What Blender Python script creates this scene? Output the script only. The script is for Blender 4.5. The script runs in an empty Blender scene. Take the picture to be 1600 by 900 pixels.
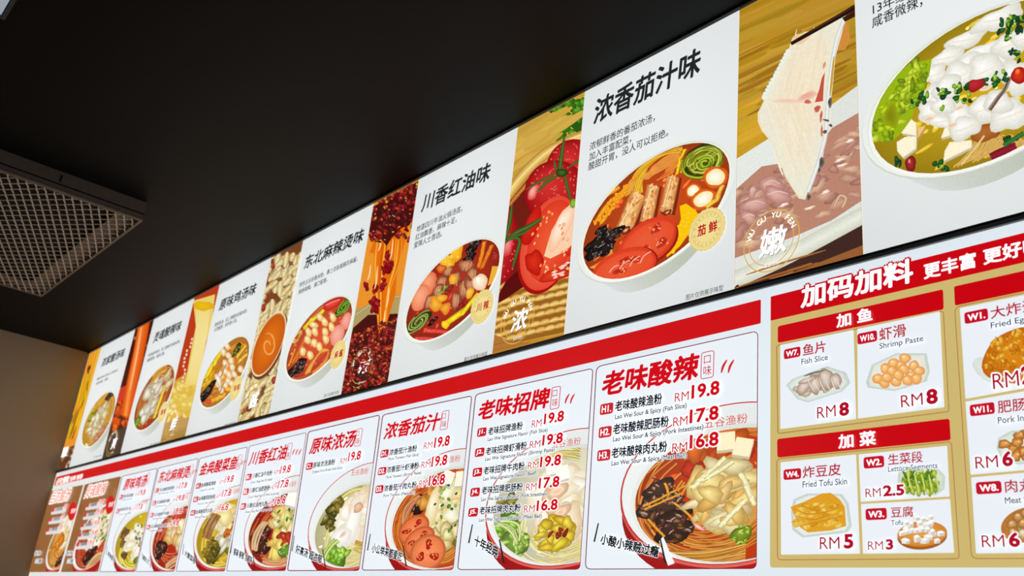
import bpy, math, random
from mathutils import Vector, Matrix
from mathutils.geometry import tessellate_polygon
C = bpy.context.scene.collection
PI = math.pi

# ------------------------------------------------------------------ camera
S = 1.6                      # distance from the camera to the wall of boards (m)
CAMZ = 1.65
FPX, YAW, PITCH, ROLL = 1506.17, 0.911298, 0.370681, 0.108971
def _cam_axes():
    cy, sy = math.cos(YAW), math.sin(YAW); cp, sp = math.cos(PITCH), math.sin(PITCH)
    cr, sr = math.cos(ROLL), math.sin(ROLL)
    f = Vector((-sy*cp, cy*cp, sp)); r = Vector((cy, sy, 0)); u = r.cross(f)
    return cr*r + sr*u, -sr*r + cr*u, f
CR, CU, CF = _cam_axes()
CAM = Vector((0, -S, CAMZ))
cd = bpy.data.cameras.new('camera'); cam = bpy.data.objects.new('camera', cd); C.objects.link(cam)
cd.sensor_width = 36.0; cd.lens = 36.0*FPX/1600.0; cd.clip_start = 0.02
m = Matrix((CR, CU, -CF)).transposed().to_4x4(); m.translation = CAM
cam.matrix_world = m
cd.dof.use_dof = True; cd.dof.focus_distance = 2.3; cd.dof.aperture_fstop = 5.6
sc = bpy.context.scene
sc.camera = cam

# ------------------------------------------------------------------ world, lights, exposure
w = bpy.data.worlds.new('world'); sc.world = w; w.use_nodes = True
bg = w.node_tree.nodes['Background']
bg.inputs[0].default_value = (1.0, 0.97, 0.92, 1); bg.inputs[1].default_value = 0.14
sc.view_settings.view_transform = 'Standard'; sc.view_settings.look = 'None'
sc.view_settings.exposure = 0.0; sc.view_settings.gamma = 1.0
try: sc.view_settings.use_curve_mapping = False
except Exception: pass
def area(name, loc, rot, size, power, col):
    l = bpy.data.lights.new(name, 'AREA'); l.energy = power; l.color = col; l.size = size; l.shape = 'DISK'
    o = bpy.data.objects.new(name, l); o.location = loc; o.rotation_euler = rot; C.objects.link(o); return o
# unseen warm fill lamps added to brighten the left wall, behind and beside the camera
area('fill_lamp', (-3.9, -2.6, 3.0), (0, math.radians(8), 0), 0.5, 34, (1.0, 0.89, 0.76))
area('fill_lamp', (0.5, -4.0, 3.0), (math.radians(15), 0, 0), 0.5, 20, (1.0, 0.90, 0.78))

# ------------------------------------------------------------------ geometry of the wall
CEIL = CAMZ + 0.990*S
WALLX = -4.0*S
RIGHTX = 1.6
def ray(x, y):
    return CR*((x-800.0)/FPX) + CU*(-(y-450.0)/FPX) + CF
def P(x, y, Y=0.0):
    d = ray(x, y); p = CAM + d*((Y+S)/d.y)
    if p.x < WALLX+0.002: p.x = WALLX+0.002
    return p
def Pceil(x, y, z=None):
    d = ray(x, y); return CAM + d*(((CEIL if z is None else z)-CAMZ)/d.z)
VH = (-509.06, 895.64); VV = (1221.5, -3402.4)
def rowy(x0, y0, x):         # height at x of the horizontal printed line through (x0,y0)
    return y0 + (y0-VH[1])/(x0-VH[0])*(x-x0)
def colx(x0, y0, y):         # x at height y of the vertical printed line through (x0,y0)
    return x0 + (x0-VV[0])/(y0-VV[1])*(y-y0)
def lerp(a, b, t): return a+(b-a)*t
def lc(a, b, t): return tuple(lerp(a[i], b[i], t) for i in range(3))
def s2l(c):
    out = []
    for v in c:
        v = min(max(v/255.0, 0), 1); out.append(v/12.92 if v <= 0.04045 else ((v+0.055)/1.055)**2.4)
    return out

# ------------------------------------------------------------------ materials
def node_mat(name):
    mt = bpy.data.materials.new(name); mt.use_nodes = True
    return mt, mt.node_tree, mt.node_tree.nodes['Principled BSDF']
def plain(name, col, rough=0.5, metal=0.0, bump=0.0, scale=60, spec=0.5, var=0.0):
    mt, nt, b = node_mat(name); l = s2l(col)
    b.inputs['Base Color'].default_value = (*l, 1); b.inputs['Roughness'].default_value = rough
    b.inputs['Metallic'].default_value = metal; b.inputs['Specular IOR Level'].default_value = spec
    tc = nt.nodes.new('ShaderNodeTexCoord'); nz = nt.nodes.new('ShaderNodeTexNoise')
    nz.inputs['Scale'].default_value = scale; nz.inputs['Detail'].default_value = 5
    nt.links.new(tc.outputs['Object'], nz.inputs['Vector'])
    if var:
        mx = nt.nodes.new('ShaderNodeMix'); mx.data_type = 'RGBA'
        mx.inputs[6].default_value = (*[v*(1-var) for v in l], 1); mx.inputs[7].default_value = (*[min(1, v*(1+var)) for v in l], 1)
        nt.links.new(nz.outputs['Fac'], mx.inputs[0]); nt.links.new(mx.outputs[2], b.inputs['Base Color'])
    if bump:
        bp = nt.nodes.new('ShaderNodeBump'); bp.inputs['Strength'].default_value = bump; bp.inputs['Distance'].default_value = 0.002
        nt.links.new(nz.outputs['Fac'], bp.inputs['Height']); nt.links.new(bp.outputs[0], b.inputs['Normal'])
    return mt
def backlit(name, grain=0.0, scale=180, strength=1.0, sampling='AUTO'):
    """translucent print over the lamps of a light box: glows in its own printed colours"""
    mt, nt, b = node_mat(name)
    at = nt.nodes.new('ShaderNodeAttribute'); at.attribute_name = 'ink'
    src = at.outputs['Color']
    if grain:
        tc = nt.nodes.new('ShaderNodeTexCoord'); nz = nt.nodes.new('ShaderNodeTexNoise')
        nz.inputs['Scale'].default_value = scale; nz.inputs['Detail'].default_value = 3
        nt.links.new(tc.outputs['Object'], nz.inputs['Vector'])
        mr = nt.nodes.new('ShaderNodeMapRange'); mr.inputs[1].default_value = 0.3; mr.inputs[2].default_value = 0.7
        mr.inputs[3].default_value = 1-grain; mr.inputs[4].default_value = 1+grain
        nt.links.new(nz.outputs['Fac'], mr.inputs[0])
        vm = nt.nodes.new('ShaderNodeVectorMath'); vm.operation = 'SCALE'
        nt.links.new(src, vm.inputs[0]); nt.links.new(mr.outputs[0], vm.inputs['Scale']); src = vm.outputs[0]
    hs = nt.nodes.new('ShaderNodeVectorMath'); hs.operation = 'SCALE'; hs.inputs['Scale'].default_value = 0.25
    nt.links.new(src, hs.inputs[0]); nt.links.new(hs.outputs[0], b.inputs['Base Color'])
    nt.links.new(src, b.inputs['Emission Color']); b.inputs['Emission Strength'].default_value = strength
    b.inputs['Roughness'].default_value = 0.35; b.inputs['Specular IOR Level'].default_value = 0.25
    mt.cycles.emission_sampling = sampling
    return mt
M_PANEL = backlit('backlit_film', 0.0)
M_INK = backlit('backlit_ink', 0.0, sampling='NONE')
M_FOOD = backlit('backlit_food_print', 0.05, 240, sampling='NONE')
M_BLACK = plain('black_aluminium', (20, 20, 21), 0.4, 0.3)
M_GREY = plain('grey_aluminium', (98, 104, 112), 0.35, 0.4)
M_SILVER = plain('bright_edge_strip', (170, 172, 172), 0.35, 0.6)
M_CEIL = plain('black_ceiling_paint', (13, 18, 19), 0.60, 0, 0.25, 14, 0.16, 0.25)
M_WALL = plain('beige_wall_paint', (172, 154, 131), 0.75, 0, 0.2, 90, 0.3, 0.05)
M_FLOOR = plain('grey_floor_tile', (124, 118, 110), 0.4, 0, 0, 20)
M_VENT = plain('dusty_grey_vent_steel', (98, 92, 88), 0.6, 0.2, 0.4, 40, 0.4, 0.25)
M_MESH = plain('grille_steel', (240, 230, 218), 0.5, 0.0, 0.1, 60, 0.4, 0.2)
M_DARK = plain('dark_filter_cloth', (10, 10, 10), 0.9)

# ------------------------------------------------------------------ object helpers
def link(name, me, parent=None, mat=None):
    o = bpy.data.objects.new(name, me); C.objects.link(o)
    if mat: me.materials.append(mat)
    if parent: o.parent = parent
    return o
def mesh(name, v, f):
    me = bpy.data.meshes.new(name); me.from_pydata([tuple(p) for p in v], [], f); me.update(); return me
def box_vf(x0, x1, y0, y1, z0, z1):
    v = [(x, y, z) for x in (x0, x1) for y in (y0, y1) for z in (z0, z1)]
    f = [(0, 1, 3, 2), (4, 6, 7, 5), (0, 4, 5, 1), (2, 3, 7, 6), (0, 2, 6, 4), (1, 5, 7, 3)]
    return v, f
def box(name, b, mat, parent=None, bevel=0.0):
    v, f = box_vf(*b); o = link(name, mesh(name, v, f), parent, mat)
    if bevel:
        bv = o.modifiers.new('bevel', 'BEVEL'); bv.width = bevel; bv.segments = 2
    return o
def joined(name, boxes, mat, parent=None):
    V, F = [], []
    for b in boxes:
        v, f = box_vf(*b); n = len(V); V += v; F += [tuple(i+n for i in q) for q in f]
    return link(name, mesh(name, V, F), parent, mat)
def empty(name, loc, label, cat, group=None):
    o = bpy.data.objects.new(name, None); C.objects.link(o); o.empty_display_size = 0.2
    o['label'] = label; o['category'] = cat
    if group: o['group'] = group
    return o
def lab(o, s): o['label'] = s; return o
def structure(o): o['kind'] = 'structure'; return o

def prism(name, quad, y_front, y_back, col, parent, cfun=None, nx=1, nz=1, mat=None):
    """a panel: quad of px corners (TL,TR,BR,BL) with real thickness"""
    tl, tr, br, bl = [P(*q, y_front) for q in quad]
    V, F, K = [], [], []
    for j in range(nz+1):
        for i in range(nx+1):
            s, t = i/nx, j/nz
            p = tl.lerp(tr, s).lerp(bl.lerp(br, s), t); V.append(p)
            K.append(cfun(s, t) if cfun else col)
    for j in range(nz):
        for i in range(nx):
            a = j*(nx+1)+i; F.append((a, a+nx+1, a+nx+2, a+1))
    n = len(V)
    cs = [tl, tr, br, bl]
    for p in cs: V.append(p); K.append((226, 226, 216))         # the cut edge of the clear sheet glows white
    for p in cs: V.append(Vector((p.x, y_back, p.z))); K.append((226, 226, 216))
    for i in range(4):
        j = (i+1) % 4; F.append((n+i, n+j, n+4+j, n+4+i))
    F.append((n+4, n+5, n+6, n+7))
    me = mesh(name, V, F)
    a = me.color_attributes.new('ink', 'FLOAT_COLOR', 'POINT')
    buf = []
    for k in K: buf += s2l(k)+[1.0]
    a.data.foreach_set('color', buf)
    return link(name, me, parent, mat or M_PANEL)

# ------------------------------------------------------------------ print painter (flat inks, one thin layer above the other)
STEP = 6e-6
class Ident:
    def __call__(self, u, v): return (u, v)
ID = Ident()
class Ell:
    """ellipse in the printed picture; (u,v) of the unit disc -> print position, v up"""
    def __init__(s, cx, cy, A, B, c): s.cx, s.cy, s.A, s.B, s.c, s.s = cx, cy, A, B, c, math.sqrt(1-c*c)
    def __call__(s, u, v): return (s.cx+s.A*u, s.cy+s.B*(s.c*u-s.s*v))
    def L(s, x, y): u = (x-s.cx)/s.A; return (u, (s.c*u-(y-s.cy)/s.B)/s.s)
    def rim(s, k=1.0, n=40): return [s(k*math.cos(2*PI*i/n), k*math.sin(2*PI*i/n)) for i in range(n)]
    def moved(s, dx, dy, ka, kb=None): return Ell(s.cx+dx, s.cy+dy, s.A*ka, s.B*(kb or ka), s.c)
def area2(p): return sum(p[i][0]*p[(i+1) % len(p)][1]-p[(i+1) % len(p)][0]*p[i][1] for i in range(len(p)))
def inset(q, k): 
    cx = sum(p[0] for p in q)/len(q); cy = sum(p[1] for p in q)/len(q)
    return [(p[0]+(cx-p[0])*k, p[1]+(cy-p[1])*k) for p in q]
class Pic:
    def __init__(s, y0, clip=None, T=ID, seed=1):
        s.y0, s.T, s.layer = y0, T, 0; s.V, s.K, s.F = [], [], []; s.clips = []; s.r = random.Random(seed)
        if clip: s.push(clip)
    def push(s, poly): s.clips.append(poly if area2(poly) > 0 else poly[::-1])
    def pop(s): s.clips.pop()
    def emit(s, pts, cols, faces):
        y = s.y0 - s.layer*STEP; s.layer += 1
        cl = s.clips
        inside = []
        for x, yy in pts:
            ok = True
            for poly in cl:
                for i in range(len(poly)):
                    a, b = poly[i-1], poly[i]
                    if (b[0]-a[0])*(yy-a[1])-(b[1]-a[1])*(x-a[0]) < -1e-6: ok = False; break
                if not ok: break
            inside.append(ok)
        base = len(s.V); used = {}
        def vid(i):
            if i not in used:
                used[i] = len(s.V); s.V.append(P(pts[i][0], pts[i][1], y)); s.K.append(cols[i])
            return used[i]
        for f in faces:
            if all(inside[i] for i in f): s.F.append(tuple(vid(i) for i in f)); continue
            poly = [(pts[i][0], pts[i][1], *cols[i]) for i in f]
            for cp in cl:
                for i in range(len(cp)):
                    a, b = cp[i-1], cp[i]; out = []
                    def d(p): return (b[0]-a[0])*(p[1]-a[1])-(b[1]-a[1])*(p[0]-a[0])
                    for k in range(len(poly)):
                        p, q = poly[k-1], poly[k]; dp, dq = d(p), d(q)
                        if (dp < 0) != (dq < 0):
                            t = dp/(dp-dq); out.append(tuple(lerp(p[m], q[m], t) for m in range(5)))
                        if dq >= 0: out.append(q)
                    poly = out
                    if not poly: break
                if not poly: break
            if len(poly) >= 3:
                n = len(s.V)
                for p in poly: s.V.append(P(p[0], p[1], y)); s.K.append(p[2:5])
                s.F.append(tuple(range(n, n+len(poly))))
    def poly(s, pts, col, T=None):
        T = T or s.T; q = [T(*p) for p in pts]
        tr = tessellate_polygon([[Vector((x, y, 0)) for x, y in q]])
        cols = col if isinstance(col, list) else [col]*len(q)
        s.emit(q, cols, [tuple(t) for t in tr])
    def fan(s, pts, cc, ce, ctr=None, T=None, rings=(0.45, 0.8)):
        T = T or s.T; n = len(pts)
        cx = sum(p[0] for p in pts)/n; cy = sum(p[1] for p in pts)/n
        hx, hy = ctr or (cx, cy)
        V = [(hx, hy)]; K = [cc]; F = []
        ts = list(rings)+[1.0]
        for t in ts:
            for p in pts: V.append((lerp(hx, p[0], t), lerp(hy, p[1], t))); K.append(lc(cc, ce, t*t*0.6+t*0.4))
        for i in range(n): F.append((0, 1+i, 1+(i+1) % n))
        for r in range(len(ts)-1):
            a, b = 1+r*n, 1+(r+1)*n
            for i in range(n): j = (i+1) % n; F.append((a+i, b+i, b+j, a+j))
        s.emit([T(*v) for v in V], K, F)
    def ell(s, x, y, rx, ry, cc, ce=None, ang=0, n=18, off=0.0, T=None):
        ca, sa = math.cos(ang), math.sin(ang)
        pts = [(x+rx*math.cos(t)*ca-ry*math.sin(t)*sa, y+rx*math.cos(t)*sa+ry*math.sin(t)*ca) for t in [2*PI*i/n for i in range(n)]]
        s.fan(pts, cc, ce or cc, (x-off*rx, y+(off*ry if (T or s.T) is not ID else -off*ry)), T)
    def blob(s, x, y, rx, ry, cc, ce, ang=0, irr=0.15, n=14, off=0.25, T=None):
        r = s.r; ca, sa = math.cos(ang), math.sin(ang)
        ph = [r.uniform(0, 6.28) for _ in range(3)]; pts = []
        for i in range(n):
            t = 2*PI*i/n; k = 1+irr*(0.6*math.sin(2*t+ph[0])+0.5*math.sin(3*t+ph[1])+(0.4*math.sin(5*t+ph[2]) if n > 12 else 0))
            a, b = rx*math.cos(t)*k, ry*math.sin(t)*k; pts.append((x+a*ca-b*sa, y+a*sa+b*ca))
        sg = -1 if (T or s.T) is ID else 1
        s.fan(pts, cc, ce, (x-off*rx*r.uniform(0.3, 1), y+sg*off*ry*r.uniform(0.3, 1)), T)
    def strip(s, pts, wd, cm, ce, T=None, taper=False, sub=4):
        T = T or s.T; q = smooth(pts, sub) if len(pts) > 2 and sub else pts
        n = len(q); V = []; K = []; F = []
        for i, p in enumerate(q):
            a = q[max(i-1, 0)]; b = q[min(i+1, n-1)]; dx, dy = b[0]-a[0], b[1]-a[1]; L = math.hypot(dx, dy) or 1
            nx, ny = -dy/L, dx/L; ww = wd/2*(math.sin(PI*(i+0.4)/(n-0.2))**0.6 if taper else 1)
            for t in (-1, 0, 1): V.append(T(p[0]+nx*ww*t, p[1]+ny*ww*t)); K.append(cm if t == 0 else ce)
        for i in range(n-1):
            for k in range(2): a = 3*i+k; F.append((a, a+1, a+4, a+3))
        s.emit(V, K, F)
    def build(s, name, parent, mat=None):
        if not s.F: return None
        me = mesh(name, s.V, s.F)
        a = me.color_attributes.new('ink', 'FLOAT_COLOR', 'POINT')
        cache = {}; buf = []
        for k in s.K:
            k = tuple(k)
            if k not in cache: cache[k] = s2l(k)+[1.0]
            buf += cache[k]
        a.data.foreach_set('color', buf)
        return link(name, me, parent, mat or M_INK)
def smooth(p, sub):
    out = []
    for i in range(len(p)-1):
        p0, p1, p2, p3 = p[max(i-1, 0)], p[i], p[i+1], p[min(i+2, len(p)-1)]
        for k in range(sub):
            t = k/sub; out.append(tuple(0.5*(2*p1[d]+(p2[d]-p0[d])*t+(2*p0[d]-5*p1[d]+4*p2[d]-p3[d])*t*t+(3*p1[d]-p0[d]-3*p2[d]+p3[d])*t**3) for d in (0, 1)))
    out.append(p[-1]); return out
def jit(r, c, a): k = r.uniform(-a, a); return tuple(min(255, max(0, v+k+r.uniform(-a/3, a/3))) for v in c)

# ------------------------------------------------------------------ lettering
_cu = bpy.data.curves.new('glyphs', 'FONT'); _to = bpy.data.objects.new('glyphs', _cu); C.objects.link(_to)
_cache = {}
def glyphs(body, off, res=3):
    """outline font lettering as triangles; bold = the same glyphs stamped again around themselves"""
    key = (body, round(off, 4), res)
    if off > 0:
        if key not in _cache:
            v, f = glyphs(body, 0, res); V = []; F = []; m = 4 if off < .012 else 8
            for k in range(m):
                a = 2*PI*(k+.5)/m; n = len(V); V += [(x+off*math.cos(a), y+off*math.sin(a)) for x, y in v]; F += [tuple(i+n for i in q) for q in f]
            if off > .05: n = len(V); V += v; F += [tuple(i+n for i in q) for q in f]
            _cache[key] = (V, F)
        return _cache[key]
    if key not in _cache:
        _cu.body = body; _cu.offset = 0; _cu.resolution_u = res
        bpy.context.view_layer.update()
        dg = bpy.context.evaluated_depsgraph_get(); me = _to.evaluated_get(dg).to_mesh()
        _cache[key] = ([(v.co.x, v.co.y) for v in me.vertices], [tuple(p.vertices) for p in me.polygons])
        _to.evaluated_get(dg).to_mesh_clear()
    return _cache[key]
def txt(pic, body, xl, yb, xr, h, col, bold=0.0, outline=None, ow=0.05, yr=None, tl=None, slant=0.0, ref=None):
    """lettering whose ink box starts at (xl,yb), ends at xr, h tall; runs along the printed row.
    The outline is the same lettering, fatter, underneath."""
    v, f = glyphs(body, bold)
    if not v: return
    x0 = min(p[0] for p in v); x1 = max(p[0] for p in v); y0 = min(p[1] for p in v); y1 = max(p[1] for p in v)
    if yr is None: yr = rowy(xl, yb, xr)
    if tl is None: tl = (colx(xl, yb, yb-h)+slant*h, yb-h)
    O = P(xl, yb); U = P(xr, yr)-O; W = P(*tl)-O
    def put(vv, ff, c):
        y = pic.y0-pic.layer*STEP; pic.layer += 1; n = len(pic.V)
        for a, b in vv:
            q = O+U*((a-x0)/(x1-x0))+W*((b-y0)/(y1-y0))
            k = (y+S)/S; q = CAM+(q-CAM)*k
            if q.x < WALLX+0.002: q.x = WALLX+0.002
            pic.V.append(q); pic.K.append(c)
        pic.F += [tuple(i+n for i in p) for p in ff]
    if outline:
        vo, fo = glyphs(body, bold+ow, 2); put(vo, fo, outline)
    put(v, f, col)
def rrect(q, r=0.12, n=4):
    """rounded quad from px corners TL,TR,BR,BL"""
    out = []
    L = [math.dist(q[i], q[(i+1) % 4]) for i in range(4)]; rad = r*min(L)
    for i in range(4):
        p, a, b = q[i], q[i-1], q[(i+1) % 4]
        la, lb = math.dist(p, a), math.dist(p, b)
        A = tuple(p[d]+(a[d]-p[d])*rad/la for d in (0, 1)); B = tuple(p[d]+(b[d]-p[d])*rad/lb for d in (0, 1))
        for k in range(n+1):
            t = k/n; out.append(tuple((1-t)**2*A[d]+2*t*(1-t)*p[d]+t*t*B[d] for d in (0, 1)))
    return out
def quad(xl, yb, xr, h):     # px corners of an upright printed rectangle standing on the row through (xl,yb)
    yr = rowy(xl, yb, xr); tlx = colx(xl, yb, yb-h); tl = (tlx, yb-h)
    trx = colx(xr, yr, yr-h); return [tl, (trx, rowy(tlx, yb-h, trx)), (xr, yr), (xl, yb)]
def outline(pic, pts, wd, col):
    n = len(pts); cx = [0, 0]
    V, F = [], []
    for i in range(n):
        a, p, b = pts[i-1], pts[i], pts[(i+1) % n]
        dx, dy = b[0]-a[0], b[1]-a[1]; L = math.hypot(dx, dy) or 1; nx, ny = -dy/L*wd/2, dx/L*wd/2
        V += [(p[0]+nx, p[1]+ny), (p[0]-nx, p[1]-ny)]
    for i in range(n): j = (i+1) % n; F.append((2*i, 2*i+1, 2*j+1, 2*j))
    pic.emit(V, [col]*len(V), F)
def circle_px(cx, cy, R, n=48):      # a true circle on the print, R in metres
    c = P(cx, cy); out = []
    for i in range(n):
        a = 2*PI*i/n; q = c+Vector((R*math.cos(a), 0, R*math.sin(a)))-CAM
        k = FPX/q.dot(CF); out.append((800+q.dot(CR)*k, 450-q.dot(CU)*k))
    return out
def arc_text(pic, cx, cy, R, body, a0, a1, size, col, bold=0.02, flip=False):
    c = P(cx, cy); n = len(body)
    for i, ch in enumerate(body):
        if ch == ' ': continue
        v, f = glyphs(ch, bold, 2); a = math.radians(lerp(a0, a1, i/(n-1)))
        x0 = min(p[0] for p in v); x1 = max(p[0] for p in v)
        rad = Vector((math.cos(a), 0, math.sin(a))); tan = Vector((math.sin(a), 0, -math.cos(a)))
        if flip: up, rt = -rad, -tan
        else: up, rt = rad, tan
        y = pic.y0-pic.layer*STEP; pic.layer += 1; k = len(pic.V)
        for p in v:
            q = c+rad*R+rt*((p[0]-(x0+x1)/2)*size)+up*((p[1]-0.35)*size); q = CAM+(q-CAM)*((y+S)/S)
            pic.V.append(q); pic.K.append(col)
        pic.F += [tuple(t+k for t in p) for p in f]

# ------------------------------------------------------------------ food for the printed pictures (unit-disc coordinates of a bowl)
def f_noodles(p, T, cx, cy, r, n, col, wd=0.05, a0=0, a1=2*PI, dark=0.62):
    for i in range(n):
        a = p.r.uniform(a0, a1); rr = r*p.r.uniform(0.45, 1); L = p.r.uniform(0.8, 1.8); ox, oy = p.r.uniform(-.12, .12)*r, p.r.uniform(-.12, .12)*r
        pts = [(cx+ox+rr*math.cos(a+L*t/4), cy+oy+rr*math.sin(a+L*t/4)) for t in range(5)]
        c = jit(p.r, col, 22); p.strip(pts, wd*p.r.uniform(.7, 1.15), tuple(min(255, v+25) for v in c), tuple(v*dark for v in c), T)
def f_strands(p, T, x0, y0, x1, y1, spread, n, col, wd=0.045, bow=0.15, dark=0.6):
    for i in range(n):
        s = p.r.uniform(-1, 1)*spread; b = bow*p.r.uniform(.3, 1.2); dx, dy = x1-x0, y1-y0; L = math.hypot(dx, dy); nx, ny = -dy/L, dx/L
        pts = [(x0+dx*t+nx*(s+b*math.sin(PI*t)), y0+dy*t+ny*(s+b*math.sin(PI*t))) for t in (0, .25, .5, .75, 1)]
        c = jit(p.r, col, 20); p.strip(pts, wd, tuple(min(255, v+28) for v in c), tuple(v*dark for v in c), T)
def f_fungus(p, T, cx, cy, r, n=16, col=(52, 40, 34)):
    p.blob(cx, cy, r, r*.85, tuple(v*.7 for v in col), tuple(v*.35 for v in col), T=T, irr=.25, n=20)
    for i in range(n):
        a, q = p.r.uniform(0, 6.28), r*math.sqrt(p.r.random())*.85; x, y = cx+q*math.cos(a), cy+q*math.sin(a); g = p.r.uniform(0, 3)
        c = jit(p.r, col, 22); p.blob(x, y, r*p.r.uniform(.2, .4), r*p.r.uniform(.08, .18), tuple(min(255, v*1.5+10) for v in c), tuple(v*.3 for v in c), g, .35, T=T, n=10)
        if i % 2 == 0:
            p.strip([(x-r*.15*math.cos(g), y-r*.15*math.sin(g)), (x, y+r*.05), (x+r*.15*math.cos(g), y+r*.15*math.sin(g))], r*.05, (226, 222, 214), (120, 104, 92), T, True, 2)
def f_pile(p, T, cx, cy, rx, ry, n, cols, size=0.16, edge=0.62, el=1.7, hi=(255, 250, 235)):
    for i in range(n):
        a, q = p.r.uniform(0, 6.28), math.sqrt(p.r.random()); x, y = cx+rx*q*math.cos(a), cy+ry*q*math.sin(a)
        c = jit(p.r, p.r.choice(cols), 14); g = p.r.uniform(0, PI); k = size*p.r.uniform(.7, 1.25)
        p.blob(x, y, k*el**.5, k/el**.5, tuple(min(255, v+18) for v in c), (c[0]*edge+14, c[1]*edge+4, c[2]*edge*.9), g, .3, 12, T=T)
        if hi and i % 3 == 0: p.blob(x-k*.2, y+k*.25, k*.28, k*.1, hi, c, g, .2, 8, T=T)
def f_leaf(p, T, cx, cy, rx, ry, n=22, col=(150, 190, 40)):
    p.blob(cx, cy, rx, ry, tuple(v*.8 for v in col), tuple(v*.5 for v in col), irr=.2, n=20, T=T)
    for i in range(n):
        a, q = p.r.uniform(0, 6.28), math.sqrt(p.r.random())*.95; x, y = cx+rx*q*math.cos(a), cy+ry*q*math.sin(a)
        c = jit(p.r, col, 34); k = min(rx, ry)*p.r.uniform(.18, .42)
        p.blob(x, y, k, k*.6, tuple(min(255, v+40) for v in c), tuple(v*.62 for v in c), p.r.uniform(0, 3), .4, 12, T=T)
def f_spiral(p, T, cx, cy, r, col=(120, 132, 40), turns=3.2, sq=.8):
    p.blob(cx, cy, r*1.05, r*sq*1.05, (60, 66, 20), (40, 44, 14), irr=.08, n=22, T=T)
    for k in range(4):
        pts = []; ph = k*PI/2+p.r.uniform(0, .5)
        for i in range(16):
            t = i/15; a = ph+t*turns*1.6; q = r*(1-.8*t)+p.r.uniform(-.02, .02)*r; pts.append((cx+q*math.cos(a), cy+q*sq*math.sin(a)))
        c = jit(p.r, col, 16); p.strip(pts, r*.15, tuple(min(255, v*1.35+10) for v in c), tuple(v*.42 for v in c), T)
def f_tube(p, T, x0, y0, x1, y1, wd, col, dark=.55, hi=True):
    dx, dy = x1-x0, y1-y0; pts = [(x0+dx*t+p.r.uniform(-.01, .01), y0+dy*t+p.r.uniform(-.01, .01)) for t in (0, .3, .6, 1)]
    p.strip(pts, wd, tuple(min(255, v+30) for v in col), tuple(v*dark for v in col), T)
    n = int(math.hypot(dx, dy)/wd*3)+3
    for i in range(n):
        t = p.r.random(); o = p.r.uniform(-.32, .32)*wd; L = math.hypot(dx, dy)
        x, y = x0+dx*t-dy/L*o, y0+dy*t+dx/L*o; c = jit(p.r, col, 26); p.blob(x, y, wd*.3, wd*.12, tuple(min(255, v+20) for v in c), c, math.atan2(dy, dx), .3, 9, T=T)
    if hi: p.strip([(x0+dx*.1-dy*.06, y0+dy*.1+dx*.06), (x0+dx*.8-dy*.06, y0+dy*.8+dx*.06)], wd*.08, (255, 246, 214), col, T, True, 0)
def f_tomato(p, T, cx, cy, rx, ry, ang=0, col=(226, 78, 40)):
    p.ell(cx, cy, rx, ry, tuple(min(255, v+14) for v in col), tuple(v*.82 for v in col), ang, 26, .1, T=T)
    p.ell(cx, cy, rx*.86, ry*.86, tuple(min(255, v+26) for v in col), col, ang, 26, .1, T=T)
    ca, sa = math.cos(ang), math.sin(ang)
    for k in range(3):
        t = 2*PI*k/3+.6; x, y = rx*.45*math.cos(t), ry*.45*math.sin(t); X, Y = cx+x*ca-y*sa, cy+x*sa+y*ca
        p.blob(X, Y, rx*.27, ry*.2, (190, 40, 20), (150, 24, 14), t+ang, .25, 12, T=T)
        for j in range(6):
            p.blob(X+p.r.uniform(-.2, .2)*rx, Y+p.r.uniform(-.14, .14)*ry, rx*.06, ry*.035, (250, 190, 110), (226, 110, 50), p.r.uniform(0, 3), .2, 7, T=T)
    p.blob(cx, cy, rx*.16, ry*.12, (250, 170, 110), (230, 110, 60), ang, .2, 10, T=T)
def f_onion(p, T, cx, cy, rx, ry, n, k=.035):
    for i in range(n):
        x, y = cx+p.r.uniform(-rx, rx), cy+p.r.uniform(-ry, ry); c = p.r.choice([(96, 150, 30), (150, 190, 60), (40, 100, 30), (190, 210, 110)])
        p.blob(x, y, k*p.r.uniform(.7, 1.4), k*.7, tuple(min(255, v+20) for v in c), tuple(v*.6 for v in c), p.r.uniform(0, 3), .2, 8, T=T)
def f_cube(p, T, cx, cy, k, col=(246, 238, 214)):
    g = p.r.uniform(0, .7); q = [(cx+k*math.cos(g+PI/2*i+.2), cy+k*1.25*math.sin(g+PI/2*i+.2)) for i in range(4)]
    c = (cx, cy-k*.25)
    p.poly(q, tuple(v*.8 for v in col), T); p.poly([(x, y+k*.28) for x, y in q], col, T)
def f_speck(p, T, n, col, k=.02, r=.95):
    for i in range(n):
        a, q = p.r.uniform(0, 6.28), math.sqrt(p.r.random())*r; c = jit(p.r, col, 20)
        p.blob(q*math.cos(a), q*math.sin(a), k*p.r.uniform(.5, 1.6), k*.6, tuple(min(255, v+30) for v in c), c, p.r.uniform(0, 3), .2, 7, T=T)

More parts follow.
